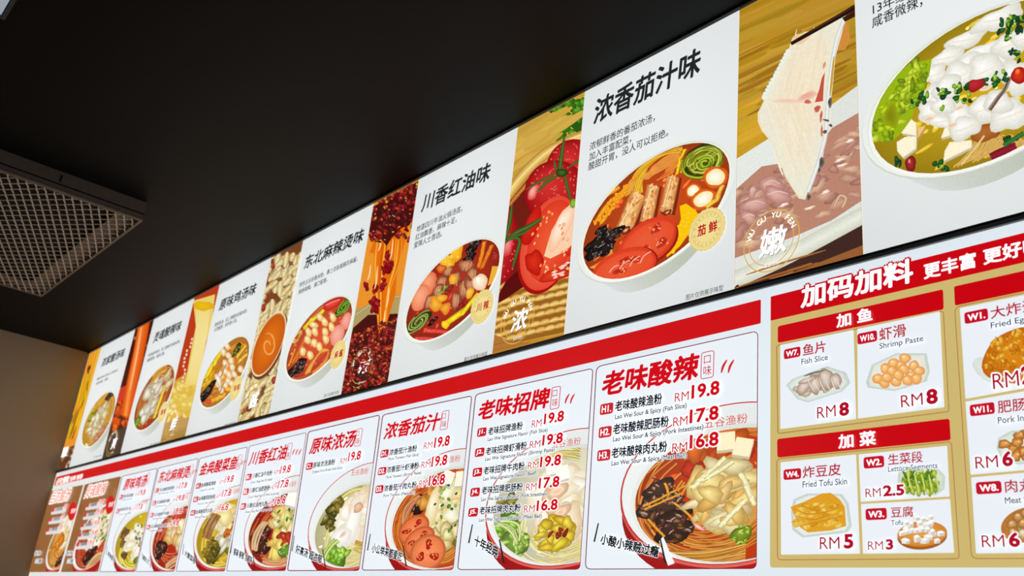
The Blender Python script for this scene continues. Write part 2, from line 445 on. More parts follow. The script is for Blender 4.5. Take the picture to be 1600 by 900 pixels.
# ------------------------------------------------------------------ bowls
def upper_bowl(p, E, broth, food, sticker=None, panel=None):
    """white oval bowl seen from above: body, rim, soup, food"""
    body = E.moved(E.A*.06, E.B*.36, .80, .84)
    top = E.moved(0, 0, 1.06, 1.04)
    n = 40
    for k in range(9):           # the outer wall of the bowl as stacked rings that narrow downwards
        t = 1-k/8; e = Ell(lerp(top.cx, body.cx, t), lerp(top.cy, body.cy, t), lerp(top.A, body.A, t), lerp(top.B, body.B, t), E.c)
        pts = e.rim(1, n); V = [(e.cx, e.cy)]+pts
        K = [(208, 212, 202)]+[lc((228, 232, 236), (188, 194, 178), max(0, min(1, .5+.62*math.cos(2*PI*i/n+.5))))for i in range(n)]
        p.emit(V, K, [(0, 1+i, 1+(i+1) % n) for i in range(n)])
    for ka, kb, dy, c1, c2 in ((1.085, 1.055, 1.5, (206, 210, 196), (222, 226, 214)), (1.08, 1.05, 0, (238, 242, 238), (228, 232, 224)), (1.035, 1.03, .4, (214, 218, 204), (214, 216, 200)), (1.03, 1.025, 1.0, (246, 247, 240), (240, 240, 228))):
        e = E.moved(0, dy*E.B/100, ka, kb); pts = e.rim(1, n)
        p.emit([(e.cx, e.cy)]+pts, [c1]+[lc(c1, c2, .5+.5*math.sin(2*PI*i/n)) for i in range(n)], [(0, 1+i, 1+(i+1) % n) for i in range(n)])
    clip = E.rim(1.0, 48)
    p.push(clip)
    p.fan([(1.02*math.cos(2*PI*i/40), 1.02*math.sin(2*PI*i/40)) for i in range(40)], broth, tuple(v*.72 for v in broth), T=E)
    f_speck(p, E, 26, tuple(min(255, v*1.18+8) for v in broth), .05)
    food(p, E)
    p.pop()
def lower_bowl(p, card, O, I, broth, food, red=(186, 22, 22), wall=(222, 228, 228)):
    """bowl with a red outside and a red rim line, cut off by the card's edge"""
    n = 56
    top, bot = O.cy-O.B, I.cy+I.B*1.02+I.B*.03; O = Ell(O.cx, (top+bot)/2, O.A, (bot-top)/2, O.c-.06)
    def full(e, c1, c2, a=0.0):
        pts = e.rim(1, n); p.emit([(e.cx, e.cy)]+pts, [c1]+[lc(c1, c2, .5-.5*math.cos(2*PI*i/n-a)) for i in range(n)], [(0, 1+i, 1+(i+1) % n) for i in range(n)])
    full(O.moved(O.A*.0, O.B*.22, .985, 1.0), red, (150, 16, 18)); full(O.moved(0, O.B*.035, 1.0, 1.0), (226, 110, 96), (214, 90, 80))
    full(O, (196, 52, 46), (196, 52, 46)); full(O.moved(0, 0, .985, .985), wall, (236, 240, 240)); full(I.moved(0, -I.B*.02, 1.04, 1.04), (206, 212, 206), (232, 234, 228))
    p.push(I.rim(1, 56)); full(I.moved(0, 0, 1.03), broth, tuple(v*.74 for v in broth))
    f_speck(p, I, 22, tuple(min(255, v*1.2+8) for v in broth), .05); food(p, I if card == 'brown' else Ell(I.cx-.2*I.A, I.cy-.2*I.B*I.c, I.A*.84, I.B, I.c)); p.pop()

def sticker(p, cx, cy, R, chars):
    """scalloped gold sticker on a bowl"""
    for k, (q, c) in enumerate(((1.0, (214, 190, 104)), (.97, (236, 214, 138)), (.80, (190, 160, 84)), (.785, (240, 220, 146)), (.60, (198, 170, 92)), (.59, (240, 220, 146)))):
        pts = circle_px(cx, cy, R*q, 48)
        if k < 2: pts = [(cx+(x-cx)*(1+.02*(-1)**i), cy+(y-cy)*(1+.02*(-1)**i)) for i, (x, y) in enumerate(pts)]
        p.poly(pts, c)
    if R > .03:
        arc_text(p, cx, cy, R*.695, 'WUGUYUFEN', 165, 15, R*.17, (160, 128, 60), .0); arc_text(p, cx, cy, R*.695, 'NEFUYUGUW'[::-1], 195, 345, R*.17, (160, 128, 60), .0, True)
    q = circle_px(cx, cy, R, 4)       # right, top, left, bottom
    l = q[2][0]+(q[0][0]-q[2][0])*.24; r = q[0][0]-(q[0][0]-q[2][0])*.22
    h = (q[3][1]-q[1][1])*.27; yb = q[2][1]+(q[0][1]-q[2][1])*.24+h*.45
    txt(p, chars[0]+' '+chars[1], l, yb, r, h, (176, 24, 22), .03)
def ring_badge(p, cx, cy, R, ch, gold=(216, 176, 84), small='五谷渔粉'):
    """double gold ring with white lettering printed over an ingredient photo"""
    for q, wd in ((1.0, .035), (.80, .03)):
        a, b = circle_px(cx, cy, R*q, 44), circle_px(cx, cy, R*(q-wd), 44)
        p.emit(a+b, [gold]*88, [(i, (i+1) % 44, 44+(i+1) % 44, 44+i) for i in range(44)])
    arc_text(p, cx, cy, R*.83, 'WU GU YU FEN', 158, 22, R*.26, (250, 248, 240), .015)
    q = circle_px(cx, cy, R, 4); wx = q[0][0]-q[2][0]
    l, r = q[2][0]+wx*.27, q[0][0]-wx*.25; hh = (q[3][1]-q[1][1])*.46
    yb = lerp(q[2][1], q[0][1], .27)+hh*.52
    txt(p, ch, l+.6, yb+.8, r+.6, hh, (96, 70, 50), .02, slant=.08); txt(p, ch, l, yb, r, hh, (252, 252, 250), .022, slant=.08)
    if R > .06:
        l2, r2 = q[2][0]+wx*.36, q[0][0]-wx*.36; txt(p, small, l2, yb+hh*.34, r2, hh*.16, (250, 248, 240), 0)

# ------------------------------------------------------------------ setting
X1 = RIGHTX+2.0
structure(box('ceiling', (WALLX-0.2, X1, -7.0, 0.25, CEIL, CEIL+0.15), M_CEIL))
structure(box('floor', (WALLX-0.2, X1, -7.0, 0.25, -0.1, 0.0), M_FLOOR))
structure(box('wall_left', (WALLX-0.2, WALLX, -7.0, 0.25, 0.0, CEIL), M_WALL))
structure(box('wall_back', (WALLX, X1, 0.10, 0.25, 0.0, CEIL), M_WALL))

def Q(X, z):                 # print position of a point of the wall of boards
    q = Vector((X, 0, z))-CAM; k = FPX/q.dot(CF); return (800+q.dot(CR)*k, 450-q.dot(CU)*k)
def zrel(z): return CAMZ+z
ZT, ZB = CEIL-0.006, zrel(0.821)
def rectq(x0, x1, z0, z1): return [Q(x0, z1), Q(x1, z1), Q(x1, z0), Q(x0, z0)]

# ------------------------------------------------------------------ upper light box
up = empty('light_box', (0, 0, 0), 'long upper menu light box under the black ceiling, white bowl panels between ingredient photos', 'light box')
box('casing', (WALLX+0.004, RIGHTX, 0.004, 0.098, zrel(0.8126), CEIL-0.003), M_BLACK, up)
lab(joined('top_rail', [(WALLX+0.004, RIGHTX, -0.012, 0.004, CEIL-0.0075, CEIL-0.001)], M_BLACK, up), 'thin black rail along the ceiling')
lab(joined('bottom_rail', [(WALLX+0.004, RIGHTX, -0.0065, 0.004, zrel(0.8145), zrel(0.8205)), (WALLX+0.004, RIGHTX, -0.004, 0.003, zrel(0.8125), zrel(0.8145))], M_BLACK, up), 'black rail under the upper panels')
box('edge_strip', (WALLX+0.004, RIGHTX, -0.0070, 0.0, zrel(0.8128), zrel(0.8138)), M_SILVER, up)

BX = [WALLX+0.003, -6.162, -5.560, -5.262, -4.699, -4.387, -3.829, -3.536, -2.977, -2.673, -2.123, -1.818, -1.2625, -0.9455, -0.3885, -0.084, 0.473, 0.777, RIGHTX-0.01]
YF = -0.004
def shade_white(s, t):       # uneven lamp glow painted into the film colour: stronger towards middle and foot
    k = 0.93+0.05*math.sin(PI*min(1, t*0.9+.1))+0.02*math.sin(PI*s); return (234*k, 238*k, 238*k)
def white_panel(i, label):
    q = rectq(BX[i], BX[i+1]-0.001, ZB, ZT)
    o = prism('poster_panel', q, YF, 0.003, None, up, shade_white, 4, 8); return lab(o, label), q
def photo_panel(i, label, col):
    q = rectq(BX[i], BX[i+1]-0.001, ZB, ZT)
    o = prism('photo_panel', q, YF, 0.003, col, up); return lab(o, label), q
INK = (38, 38, 40)
def lettering(o, title, lines, foot, y0=-0.0088):
    p = Pic(YF-0.0045)
    if title: txt(p, *title, INK, 0.028, slant=.05)
    p.build('title_lettering', o)
    for l in lines: p = Pic(YF-0.0045); txt(p, *l, (44, 44, 46), 0.011); p.build('small_lettering', o)
    if foot: p = Pic(YF-0.0045); txt(p, *foot, (84, 84, 84), 0.008); p.build('foot_note', o)

# --- white 1 to 7 -------------------------------------------------
def food1(p, E):
    f_noodles(p, E, 0, 0, .95, 40, (226, 160, 50), .06)
    f_leaf(p, E, -.35, .45, .3, .25, 10, (196, 196, 40)); f_strands(p, E, .0, .7, .55, .9, .2, 10, (240, 160, 40), .1)
    f_pile(p, E, -.05, -.05, .5, .5, 26, [(246, 236, 200), (236, 208, 150)], .2)
    f_fungus(p, E, .72, .6, .26, 8, (90, 50, 44)); f_pile(p, E, .05, -.75, .35, .16, 8, [(230, 150, 110)], .14); f_tube(p, E, -.8, -.5, -.6, -.85, .16, (250, 220, 160))
def food2(p, E):
    f_noodles(p, E, 0, 0, .95, 40, (214, 130, 50), .06, dark=.5); f_pile(p, E, -.05, .3, .35, .3, 16, [(246, 240, 216)], .22)
    f_pile(p, E, -.35, -.3, .3, .3, 12, [(250, 244, 224)], .22); f_fungus(p, E, .42, .86, .2, 8, (60, 30, 30)); f_strands(p, E, -.1, .8, .6, .7, .15, 8, (240, 160, 50), .1)
    f_tube(p, E, .0, -.85, .55, .0, .2, (252, 196, 40)); f_leaf(p, E, -.85, -.25, .16, .2, 8); f_pile(p, E, -.3, -.85, .3, .12, 8, [(190, 60, 40)], .1); f_pile(p, E, .72, .1, .18, .3, 8, [(246, 220, 170)], .14)
def g_tube(p, E, x0, y0, x1, y1, w_, col, dark=.6, hi=False): f_tube(p, E, *E.L(x0, y0), *E.L(x1, y1), w_/E.A, col, dark, hi)
def g_blob(p, E, x, y, rx, ry, cc, ce, ang=0, irr=.15, n=16, off=.25): p.blob(x, y, rx, ry, cc, ce, -ang, irr, n, off, T=ID)
def g_strand(p, pts, w_, cm, ce): p.strip(pts, w_, cm, ce, ID)
def food3(p, E):
    f_noodles(p, E, 0, 0, .95, 30, (200, 110, 40), .06)
    g_tube(p, E, 321, 592, 336, 562, 11, (250, 196, 20)); g_tube(p, E, 334, 570, 346, 549, 10, (252, 204, 30)); f_pile(p, E, *E.L(327, 592), .2, .15, 6, [(250, 190, 30)], .16)
    for k in range(5): g_tube(p, E, 358+k*2, 545+k, 374+k*2, 534+k, 3, (240, 140, 30))
    f_fungus(p, E, *E.L(370, 546), .2, 10, (110, 116, 40)); g_tube(p, E, 370, 558, 384, 540, 5, (250, 206, 50)); g_tube(p, E, 372, 566, 386, 553, 6, (250, 190, 60))
    for x, y in ((355, 541), (349, 550), (357, 556), (361, 564), (352, 568), (363, 574), (352, 580), (345, 586), (358, 586), (340, 600), (352, 602), (346, 610), (357, 596), (376, 577), (366, 585), (362, 600)):
        g_blob(p, E, x, y, 4.2, 6.5, (255, 246, 218), (214, 176, 124), .35)
    for x, y in ((343, 592), (350, 576), (347, 604)): g_strand(p, [(x+4, y-7), (x, y), (x-3, y+9)], 2, (120, 84, 60), (220, 180, 140))
    g_blob(p, E, 341, 594, 4, 12, (255, 250, 236), (210, 180, 140), .3); f_fungus(p, E, *E.L(324, 612), .3, 18, (50, 34, 28)); g_tube(p, E, 327, 628, 352, 617, 8, (248, 160, 36)); g_blob(p, E, 357, 608, 5, 4, (250, 200, 60), (240, 150, 40))
    g_blob(p, E, 326, 628, 5, 4, (226, 90, 60), (200, 60, 40))
def food4(p, E):
    f_noodles(p, E, 0, 0, .95, 12, (222, 90, 50), .05, dark=.85)
    g_tube(p, E, 474, 514, 490, 496, 8, (252, 204, 20)); g_tube(p, E, 488, 500, 506, 485, 9, (252, 210, 30)); g_blob(p, E, 520, 475, 17, 7, (236, 80, 60), (190, 30, 26), .5, .08); g_strand(p, [(509, 477), (520, 472), (531, 468)], 2, (250, 170, 160), (220, 70, 56))
    p.push(E.rim(.99)); f_spiral(p, E, *E.L(537, 480), .24, (104, 150, 40)); p.pop()
    g_blob(p, E, 541, 502, 8, 14, (248, 176, 158), (226, 130, 110), -.3, .05); g_blob(p, E, 527, 524, 10, 18, (250, 180, 164), (230, 136, 116), -.35, .05)
    for x, y, a in ((500, 496, .6), (507, 503, .3), (520, 496, .2), (518, 511, .2), (490, 508, 1.2), (492, 518, .3), (482, 519, .3), (508, 519, .3), (509, 530, .2), (480.5, 531, .3), (491, 536, .3), (499, 542, .2), (473, 549, .3), (484.5, 555, .3)):
        g_blob(p, E, x, y, 5, 7.6, (255, 238, 186), (222, 172, 86), a, .1); g_blob(p, E, x-1.2, y-2, 1.4, 2, (255, 253, 240), (250, 232, 180), a)
    f_noodles(p, E, *E.L(464, 527), .16, 12, (240, 180, 80), .05); g_tube(p, E, 451, 572, 461, 545, 4.5, (244, 140, 30)); g_tube(p, E, 456, 568, 474, 535, 4.5, (240, 120, 30)); g_tube(p, E, 462, 566, 468, 546, 4, (236, 110, 30)); f_fungus(p, E, *E.L(464, 575), .28, 18, (66, 38, 32))
    for k in range(4): g_strand(p, [(477+k*2, 585-k), (486+k*2, 568-k*2), (500+k*1.5, 552-k*2), (511+k, 548)], 2.2, (252, 196, 90), (206, 110, 40))
    for k in range(3): g_strand(p, [(488, 588-k*3), (500, 578-k*3), (510, 564-k*2), (513, 550)], 2.2, (248, 170, 70), (206, 100, 40))
def food5(p, E):
    g_blob(p, E, 712, 392, 12, 15, (252, 208, 50), (232, 150, 20), .1, .25); g_blob(p, E, 697, 408, 11, 13, (252, 214, 70), (228, 150, 30), .3, .25); g_blob(p, E, 690, 420, 8, 7, (240, 140, 60), (190, 70, 30), .3)
    for k in range(14): g_blob(p, E, 703+p.r.uniform(-12, 14), 400+p.r.uniform(-14, 14), 3.5, 2.2, (255, 226, 100), (240, 170, 30), p.r.uniform(0, 3))
    f_fungus(p, E, *E.L(739, 386), .17, 16, (54, 36, 32)); f_fungus(p, E, *E.L(733, 404), .14, 12, (58, 38, 34)); f_fungus(p, E, *E.L(722, 411), .1, 8, (50, 36, 34))
    g_tube(p, E, 748, 418, 757, 378, 8, (240, 120, 20)); g_tube(p, E, 752, 420, 768, 384, 9, (244, 110, 20)); f_pile(p, E, *E.L(773, 398), .05, .1, 5, [(180, 40, 40)], .06)
    g_blob(p, E, 670, 443, 12, 19, (250, 166, 124), (222, 106, 66), -.35, .05); g_blob(p, E, 657, 465, 12.5, 23, (252, 172, 134), (230, 122, 84), -.4, .05)
    for x, y, rx, ry, a in ((729, 416, 13, 12, .2), (738, 430, 9, 13, .2), (711, 437, 7, 16, -.7), (726, 450, 11, 18, -.3), (735, 446, 9, 12, .4), (690, 442, 9, 12, -.4), (684, 455, 7, 13, -.4), (712, 470, 8, 15, -.2), (671, 472, 8, 13, -.5), (700, 424, 6, 10, -.9)):
        g_blob(p, E, x, y, rx, ry, (228, 150, 104), (116, 54, 34), a, .18)
        for k in range(3): g_strand(p, [(x-rx*.5+k*rx*.4, y+ry*.6), (x-rx*.3+k*rx*.4, y), (x+k*rx*.4-rx*.2, y-ry*.6)], 1.3, (244, 190, 146), (160, 90, 58))
    g_blob(p, E, 708, 437, 7, 9, (250, 200, 70), (220, 140, 30)); g_blob(p, E, 681, 475, 11, 11, (250, 186, 60), (220, 130, 30), .2, .25); g_blob(p, E, 696, 482, 8, 9, (248, 176, 60), (214, 120, 30), .2, .25); g_blob(p, E, 690, 466, 9, 6, (250, 196, 70), (220, 140, 30))
    f_pile(p, E, *E.L(721, 475), .12, .1, 9, [(160, 24, 34)], .05); f_pile(p, E, *E.L(702, 452), .08, .1, 6, [(150, 30, 30)], .05); f_onion(p, E, *E.L(692, 453), .08, .06, 14, .035)
    g_blob(p, E, 750, 441, 12, 13, (255, 246, 226), (236, 196, 150), 0, .1); g_blob(p, E, 747, 437, 4, 4, (255, 255, 250), (255, 246, 224)); g_blob(p, E, 734, 458, 6, 9, (252, 206, 90), (226, 150, 30), -.3)
    for k in range(7): g_strand(p, [(763+k*1.4, 446-k), (767+k*1.6, 430), (770+k*1.5, 416)], 2, (252, 200, 70), (206, 130, 30))
    g_tube(p, E, 695, 507, 726, 485, 13, (250, 214, 20), .72); g_tube(p, E, 722, 490, 748, 458, 10, (250, 210, 20), .72); g_blob(p, E, 696, 507, 6, 7, (254, 228, 60), (236, 180, 10), .4)
    f_spiral(p, E, *E.L(654, 503), .26, (120, 136, 60)); f_fungus(p, E, *E.L(676, 502), .1, 8, (90, 24, 30)); g_tube(p, E, 664, 516, 699, 519, 7, (226, 60, 46)); g_tube(p, E, 648, 529, 680, 530, 6, (220, 60, 46))
def food6(p, E):
    for k in range(34):
        t = k/33; x0 = 1002-t*20+p.r.uniform(-2, 2); y0 = 300-t*2+p.r.uniform(-5, 5)
        g_strand(p, [(x0, y0), (1006-t*8+p.r.uniform(-3, 3), 272-t*6), (1026+t*6+p.r.uniform(-3, 3), 247-t*4), (1060+p.r.uniform(-6, 8), 230+t*8)], 2.3, jit(p.r, (252, 208, 60), 14), (196, 126, 12))
    for k in range(22):
        g_strand(p, [(1008+p.r.uniform(-8, 6), 280), (1024+k*.6, 258+k*.3), (1046+k*.4, 242+k*.6), (1066+p.r.uniform(-6, 2), 240+k)], 1.8, jit(p.r, (252, 190, 90), 14), (206, 100, 30))
    for k in range(14): g_strand(p, [(1026+k, 282-k*.5), (1040+k*.8, 270), (1052+p.r.uniform(-3, 3), 254+k*.6), (1062, 250+k)], 1.8, (250, 170, 70), (200, 80, 24))
    for k in range(8): g_strand(p, [(988-k*1.5, 300+k), (990-k, 285), (1000-k, 270+k)], 1.8, (252, 190, 80), (206, 110, 24))
    for a in ((931, 346, 952, 316), (950, 318, 980, 292), (938, 350, 958, 322), (955, 322, 980, 298), (948, 306, 968, 292)): g_tube(p, E, *a, 9, (246, 156, 20), .72)
    for k in range(40):
        t = p.r.random(); g_blob(p, E, 930+t*50+p.r.uniform(-5, 5), 350-t*58+p.r.uniform(-5, 5), 3, 2.2, (255, 190, 50), (232, 130, 14), p.r.uniform(0, 3))
    g_tube(p, E, 1058, 272, 1062, 246, 6, (252, 200, 20)); g_tube(p, E, 1061, 250, 1070, 234, 7, (250, 190, 20)); g_tube(p, E, 1064, 270, 1068, 252, 5, (250, 180, 16))
    # greens in a coil
    g_blob(p, E, 1098, 252, 32, 26, (84, 88, 26), (50, 44, 16), .5, .08, 26)
    for k in range(13):
        q = 1-k*.068; ph = p.r.uniform(0, 6.28); pts = []
        for i in range(10):
            a = ph+i*.42; pts.append((1098+31*q*math.cos(a)+p.r.uniform(-.8, .8)+(1-q)*4, 252+24*q*math.sin(a)-8*q*math.cos(a)+p.r.uniform(-.8, .8)+(1-q)*4))
        c = jit(p.r, (124, 132, 30), 22); g_strand(p, pts, 5.2, tuple(min(255, v*1.45+10) for v in c), tuple(v*.4 for v in c))
    for k in range(10): a = p.r.uniform(0, 6.28); x, y = 1098+20*math.cos(a), 252+15*math.sin(a); g_strand(p, [(x-5, y+3), (x, y), (x+5, y-4)], 1.4, (226, 226, 120), (140, 146, 50))
    for x, y, rx, ry in ((1118, 277, 15, 13), (1083, 298, 10, 8), (1099, 311, 16, 11)):
        g_blob(p, E, x, y, rx*1.35, ry*1.3, (248, 150, 30), (214, 84, 24), .5, .08, 20); g_blob(p, E, x, y, rx, ry, (255, 253, 246), (252, 226, 160), .5, .06, 20, .1)
    g_tube(p, E, 1104, 323, 1122, 310, 10, (250, 190, 50), .75); g_tube(p, E, 1120, 312, 1128, 290, 9, (250, 180, 60), .75)
    p.poly([(1062, 322), (1072, 318), (1086, 328), (1092, 336), (1080, 360), (1062, 385), (1042, 402), (1040, 392), (1056, 366), (1064, 342)], (250, 196, 10), ID)
    for i in range(34): t = p.r.random(); g_blob(p, E, lerp(1044, 1082, t)+p.r.uniform(-5, 6), lerp(392, 328, t)+p.r.uniform(-8, 6), 5, 2.6, (255, 214, 40), (244, 184, 10), .9)
    for x0, y0, x1, y1, wd in ((974, 360, 998, 302, 25), (1009, 348, 1021, 290, 20), (1040, 332, 1052, 276, 20)):
        g_strand(p, [(x0+3, y0+2), (lerp(x0, x1, .5)+3, lerp(y0, y1, .5)+2), (x1+2, y1)], wd*1.15, (130, 50, 24), (120, 40, 20))
        g_strand(p, [(x0, y0), (lerp(x0, x1, .35), lerp(y0, y1, .33)), (lerp(x0, x1, .7), lerp(y0, y1, .7)), (x1, y1)], wd, (250, 206, 140), (186, 108, 50))
        dx, dy = x1-x0, y1-y0
        for k in range(46):
            t = p.r.random(); o = p.r.uniform(-.36, .36)*wd; c = p.r.choice([(252, 216, 150), (236, 150, 70), (226, 160, 110), (250, 190, 90), (200, 120, 60)]); g_blob(p, E, x0+dx*t+o, y0+dy*t+o*.3, wd*.16, wd*.09, c, lc(c, (226, 160, 96), .5), p.r.uniform(.6, 1.6), .4, 9)
        g_blob(p, E, x0+wd*.1, y0, wd*.42, wd*.2, (150, 70, 36), (90, 34, 20), .5, .2); g_blob(p, E, x0+wd*.15, y0, wd*.2, wd*.1, (246, 200, 150), (170, 90, 50), .5, .2)
        g_strand(p, [(x0-wd*.2, y0-8), (lerp(x0, x1, .5)-wd*.22, lerp(y0, y1, .5)), (x1-wd*.2, y1+4)], 1.6, (255, 240, 206), (240, 190, 120))
    f_fungus(p, E, *E.L(938, 380), .2, 26, (58, 46, 42)); f_fungus(p, E, *E.L(957, 366), .14, 18, (62, 50, 46)); f_fungus(p, E, *E.L(928, 396), .13, 14, (52, 40, 36)); f_fungus(p, E, *E.L(948, 388), .12, 10, (58, 46, 42)); f_fungus(p, E, *E.L(940, 360), .09, 8, (60, 48, 44))
    for k in range(9): g_strand(p, [(922+k*1.5, 418+k*.4), (934+k*1.4, 412), (950+k, 400), (956, 390+k)], 2, (252, 190, 80), (206, 110, 34))
    def slice_(x, y, rx, ry, a, full):
        g_blob(p, E, x+1, y+2, rx*1.03, ry*1.05, (176, 40, 20), (150, 30, 16), a, .03, 34, 0); g_blob(p, E, x, y, rx, ry, (236, 84, 46), (214, 60, 34), a, .03, 34, .1); g_blob(p, E, x, y+1, rx*.88, ry*.84, (232, 92, 56), (230, 78, 42), a, .03, 30)
        ca, sa = math.cos(-a), math.sin(-a)
        for k, (u, v) in enumerate(full):
            X, Y = x+u*rx*ca-v*ry*sa, y+u*rx*sa+v*ry*ca
            g_blob(p, E, X, Y, rx*.2, ry*.2, (176, 30, 20), (206, 60, 36), a, .3, 14)
            for j in range(8): g_blob(p, E, X+p.r.uniform(-.2, .2)*rx, Y+p.r.uniform(-.2, .2)*ry, 2, 1.3, p.r.choice([(250, 180, 110), (255, 226, 206), (240, 130, 60)]), (226, 100, 50), p.r.uniform(0, 3), .2, 7)
    slice_(1012, 378, 52, 31, .62, ((.45, -.3), (-.25, .25), (.35, .45)))
    slice_(975, 418, 54, 27, .38, ((.1, -.35), (.35, -.2), (-.15, .1)))
    for k in range(4): g_strand(p, [(952+k*16, 426-k*5), (958+k*16, 418-k*6), (966+k*17, 414-k*7)], 1.8, (255, 214, 200), (232, 90, 60))
def food7(p, E):
    f_speck(p, E, 60, (222, 190, 50), .05); f_speck(p, E, 16, (240, 224, 130), .03)
    for k in range(22): x = 1530+k*3; g_strand(p, [(x-40+p.r.uniform(-8, 8), 262-k), (x-14, 236), (x, 214+p.r.uniform(-4, 4)), (x+14, 226), (x+16, 244)], 2.2, (236, 200, 120), (186, 130, 40))
    g_blob(p, E, 1540, 208, 22, 14, (180, 110, 50), (150, 80, 30), .2); g_strand(p, [(1538, 212), (1520, 236), (1503, 256)], 3, (246, 226, 160), (210, 170, 80))
    def chunk(q, c=(250, 240, 208)):
        p.poly([(x+1.5, y+3) for x, y in q], tuple(v*.78 for v in c), ID); p.poly(q, c, ID); p.poly(inset(q, .25), tuple(min(255, v+4) for v in c), ID)
    chunk([(1408, 208), (1424, 186), (1431, 192), (1432, 212)]); chunk([(1401, 222), (1414, 214), (1432, 213), (1431, 232), (1411, 246), (1402, 236)]); chunk([(1470, 216), (1480, 190), (1484, 212)]); chunk([(1476, 236), (1484, 222), (1518, 219), (1518, 230), (1474, 252)]); chunk([(1434, 200), (1446, 196), (1442, 204), (1434, 216)], (236, 190, 120))
    for x, y, rx, ry, a in ((1510, 62, 36, 12, .5), (1480, 90, 30, 14, .6), (1535, 84, 40, 16, .4), (1510, 100, 34, 14, .5), (1462, 116, 22, 14, .7), (1560, 100, 30, 16, .3), (1460, 150, 18, 18, .2), (1560, 30, 42, 16, .5), (1578, 70, 30, 20, .3), (1500, 118, 30, 20, .5), (1480, 140, 26, 20, .6), (1590, 120, 30, 26, .4), (1540, 110, 30, 26, .3), (1456, 178, 26, 16, -.35), (1470, 190, 26, 10, -.3), (1500, 185, 22, 30, .6), (1508, 200, 26, 18, .2), (1540, 170, 28, 20, .5), (1578, 180, 34, 24, .7), (1560, 160, 20, 22, .5), (1475, 165, 20, 14, .5), (1600, 60, 20, 14, .4)):
        g_blob(p, E, x, y, rx, ry, (253, 253, 250), (216, 214, 200), a, .2, 26, .3); g_strand(p, [(x-rx*.6, y+ry*.3), (x-rx*.1, y+ry*.1), (x+rx*.6, y-ry*.3)], 2.2, (240, 216, 186), (244, 240, 228))
    for x, y in ((1500, 168), (1488, 196), (1540, 138), (1452, 186)): g_blob(p, E, x, y, 9, 3.4, (236, 190, 150), (244, 226, 206), .4)
    g_strand(p, [(1578, 120), (1570, 140), (1560, 152), (1546, 172)], 7, (124, 100, 84), (176, 160, 146)); g_strand(p, [(1576, 122), (1568, 142), (1548, 172)], 2, (60, 48, 44), (110, 90, 78))
    g_blob(p, E, 1524, 133, 18, 9, (196, 44, 50), (150, 20, 30), .5, .2); g_blob(p, E, 1592, 118, 12, 14, (226, 60, 30), (150, 24, 20), .2, .1); g_blob(p, E, 1590, 112, 4, 5, (255, 150, 60), (226, 60, 30))
    LG = [(186, 212, 20), (150, 184, 16), (200, 222, 50), (120, 150, 20)]
    q = [(1362, 206), (1368, 170), (1382, 146), (1398, 120), (1420, 100), (1456, 92), (1452, 118), (1440, 140), (1432, 160), (1424, 186), (1406, 210), (1392, 222), (1370, 220)]
    p.poly(q, (150, 180, 20), ID)
    p.push(E.rim(1.03)); 
    for k in range(130):
        t = p.r.random(); cx_ = lerp(1375, 1440, t); cy_ = lerp(206, 106, t)+p.r.uniform(-20, 24)*(1-.3*t); c = p.r.choice(LG); g_blob(p, E, cx_+p.r.uniform(-10, 10), cy_, p.r.uniform(4, 12), p.r.uniform(3, 7), tuple(min(255, v+18) for v in c), tuple(v*.72 for v in c), p.r.uniform(0, 2), .4, 12)
    g_blob(p, E, 1393, 182, 12, 20, (130, 130, 16), (150, 170, 20), .3, .3); p.pop()
    SC = [(20, 84, 30), (30, 100, 30), (14, 60, 26), (130, 190, 30), (160, 210, 60)]
    for x, y, n, s_ in ((1470, 146, 7, 9), (1492, 140, 8, 10), (1500, 156, 5, 8), (1440, 150, 6, 9), (1432, 162, 6, 8), (1580, 40, 16, 16), (1592, 30, 10, 14), (1570, 56, 8, 12), (1582, 88, 8, 12), (1548, 128, 8, 12), (1566, 118, 6, 10), (1445, 160, 2, 5), (1472, 168, 2, 5), (1521, 153, 2, 8), (1510, 134, 3, 6), (1466, 257, 5, 6), (1478, 264, 3, 5), (1406, 254, 4, 6), (1580, 216, 5, 9), (1600, 44, 8, 10)):
        for k in range(n): c = p.r.choice(SC); g_blob(p, E, x+p.r.uniform(-s_, s_), y+p.r.uniform(-s_, s_)*.7, p.r.uniform(3, 6.5), p.r.uniform(2.4, 4.4), tuple(min(255, v+24) for v in c), tuple(v*.6 for v in c), p.r.uniform(0, 2), .2, 10)
    g_blob(p, E, 1423, 256, 9, 12, (176, 50, 50), (110, 20, 24), -.2, .12); g_blob(p, E, 1421, 252, 2.5, 4, (240, 180, 170), (170, 50, 50)); g_strand(p, [(1548, 246), (1564, 238), (1588, 228)], 13, (150, 30, 50), (110, 16, 30)); g_strand(p, [(1568, 228), (1580, 220), (1600, 208)], 7, (60, 130, 60), (30, 80, 30))

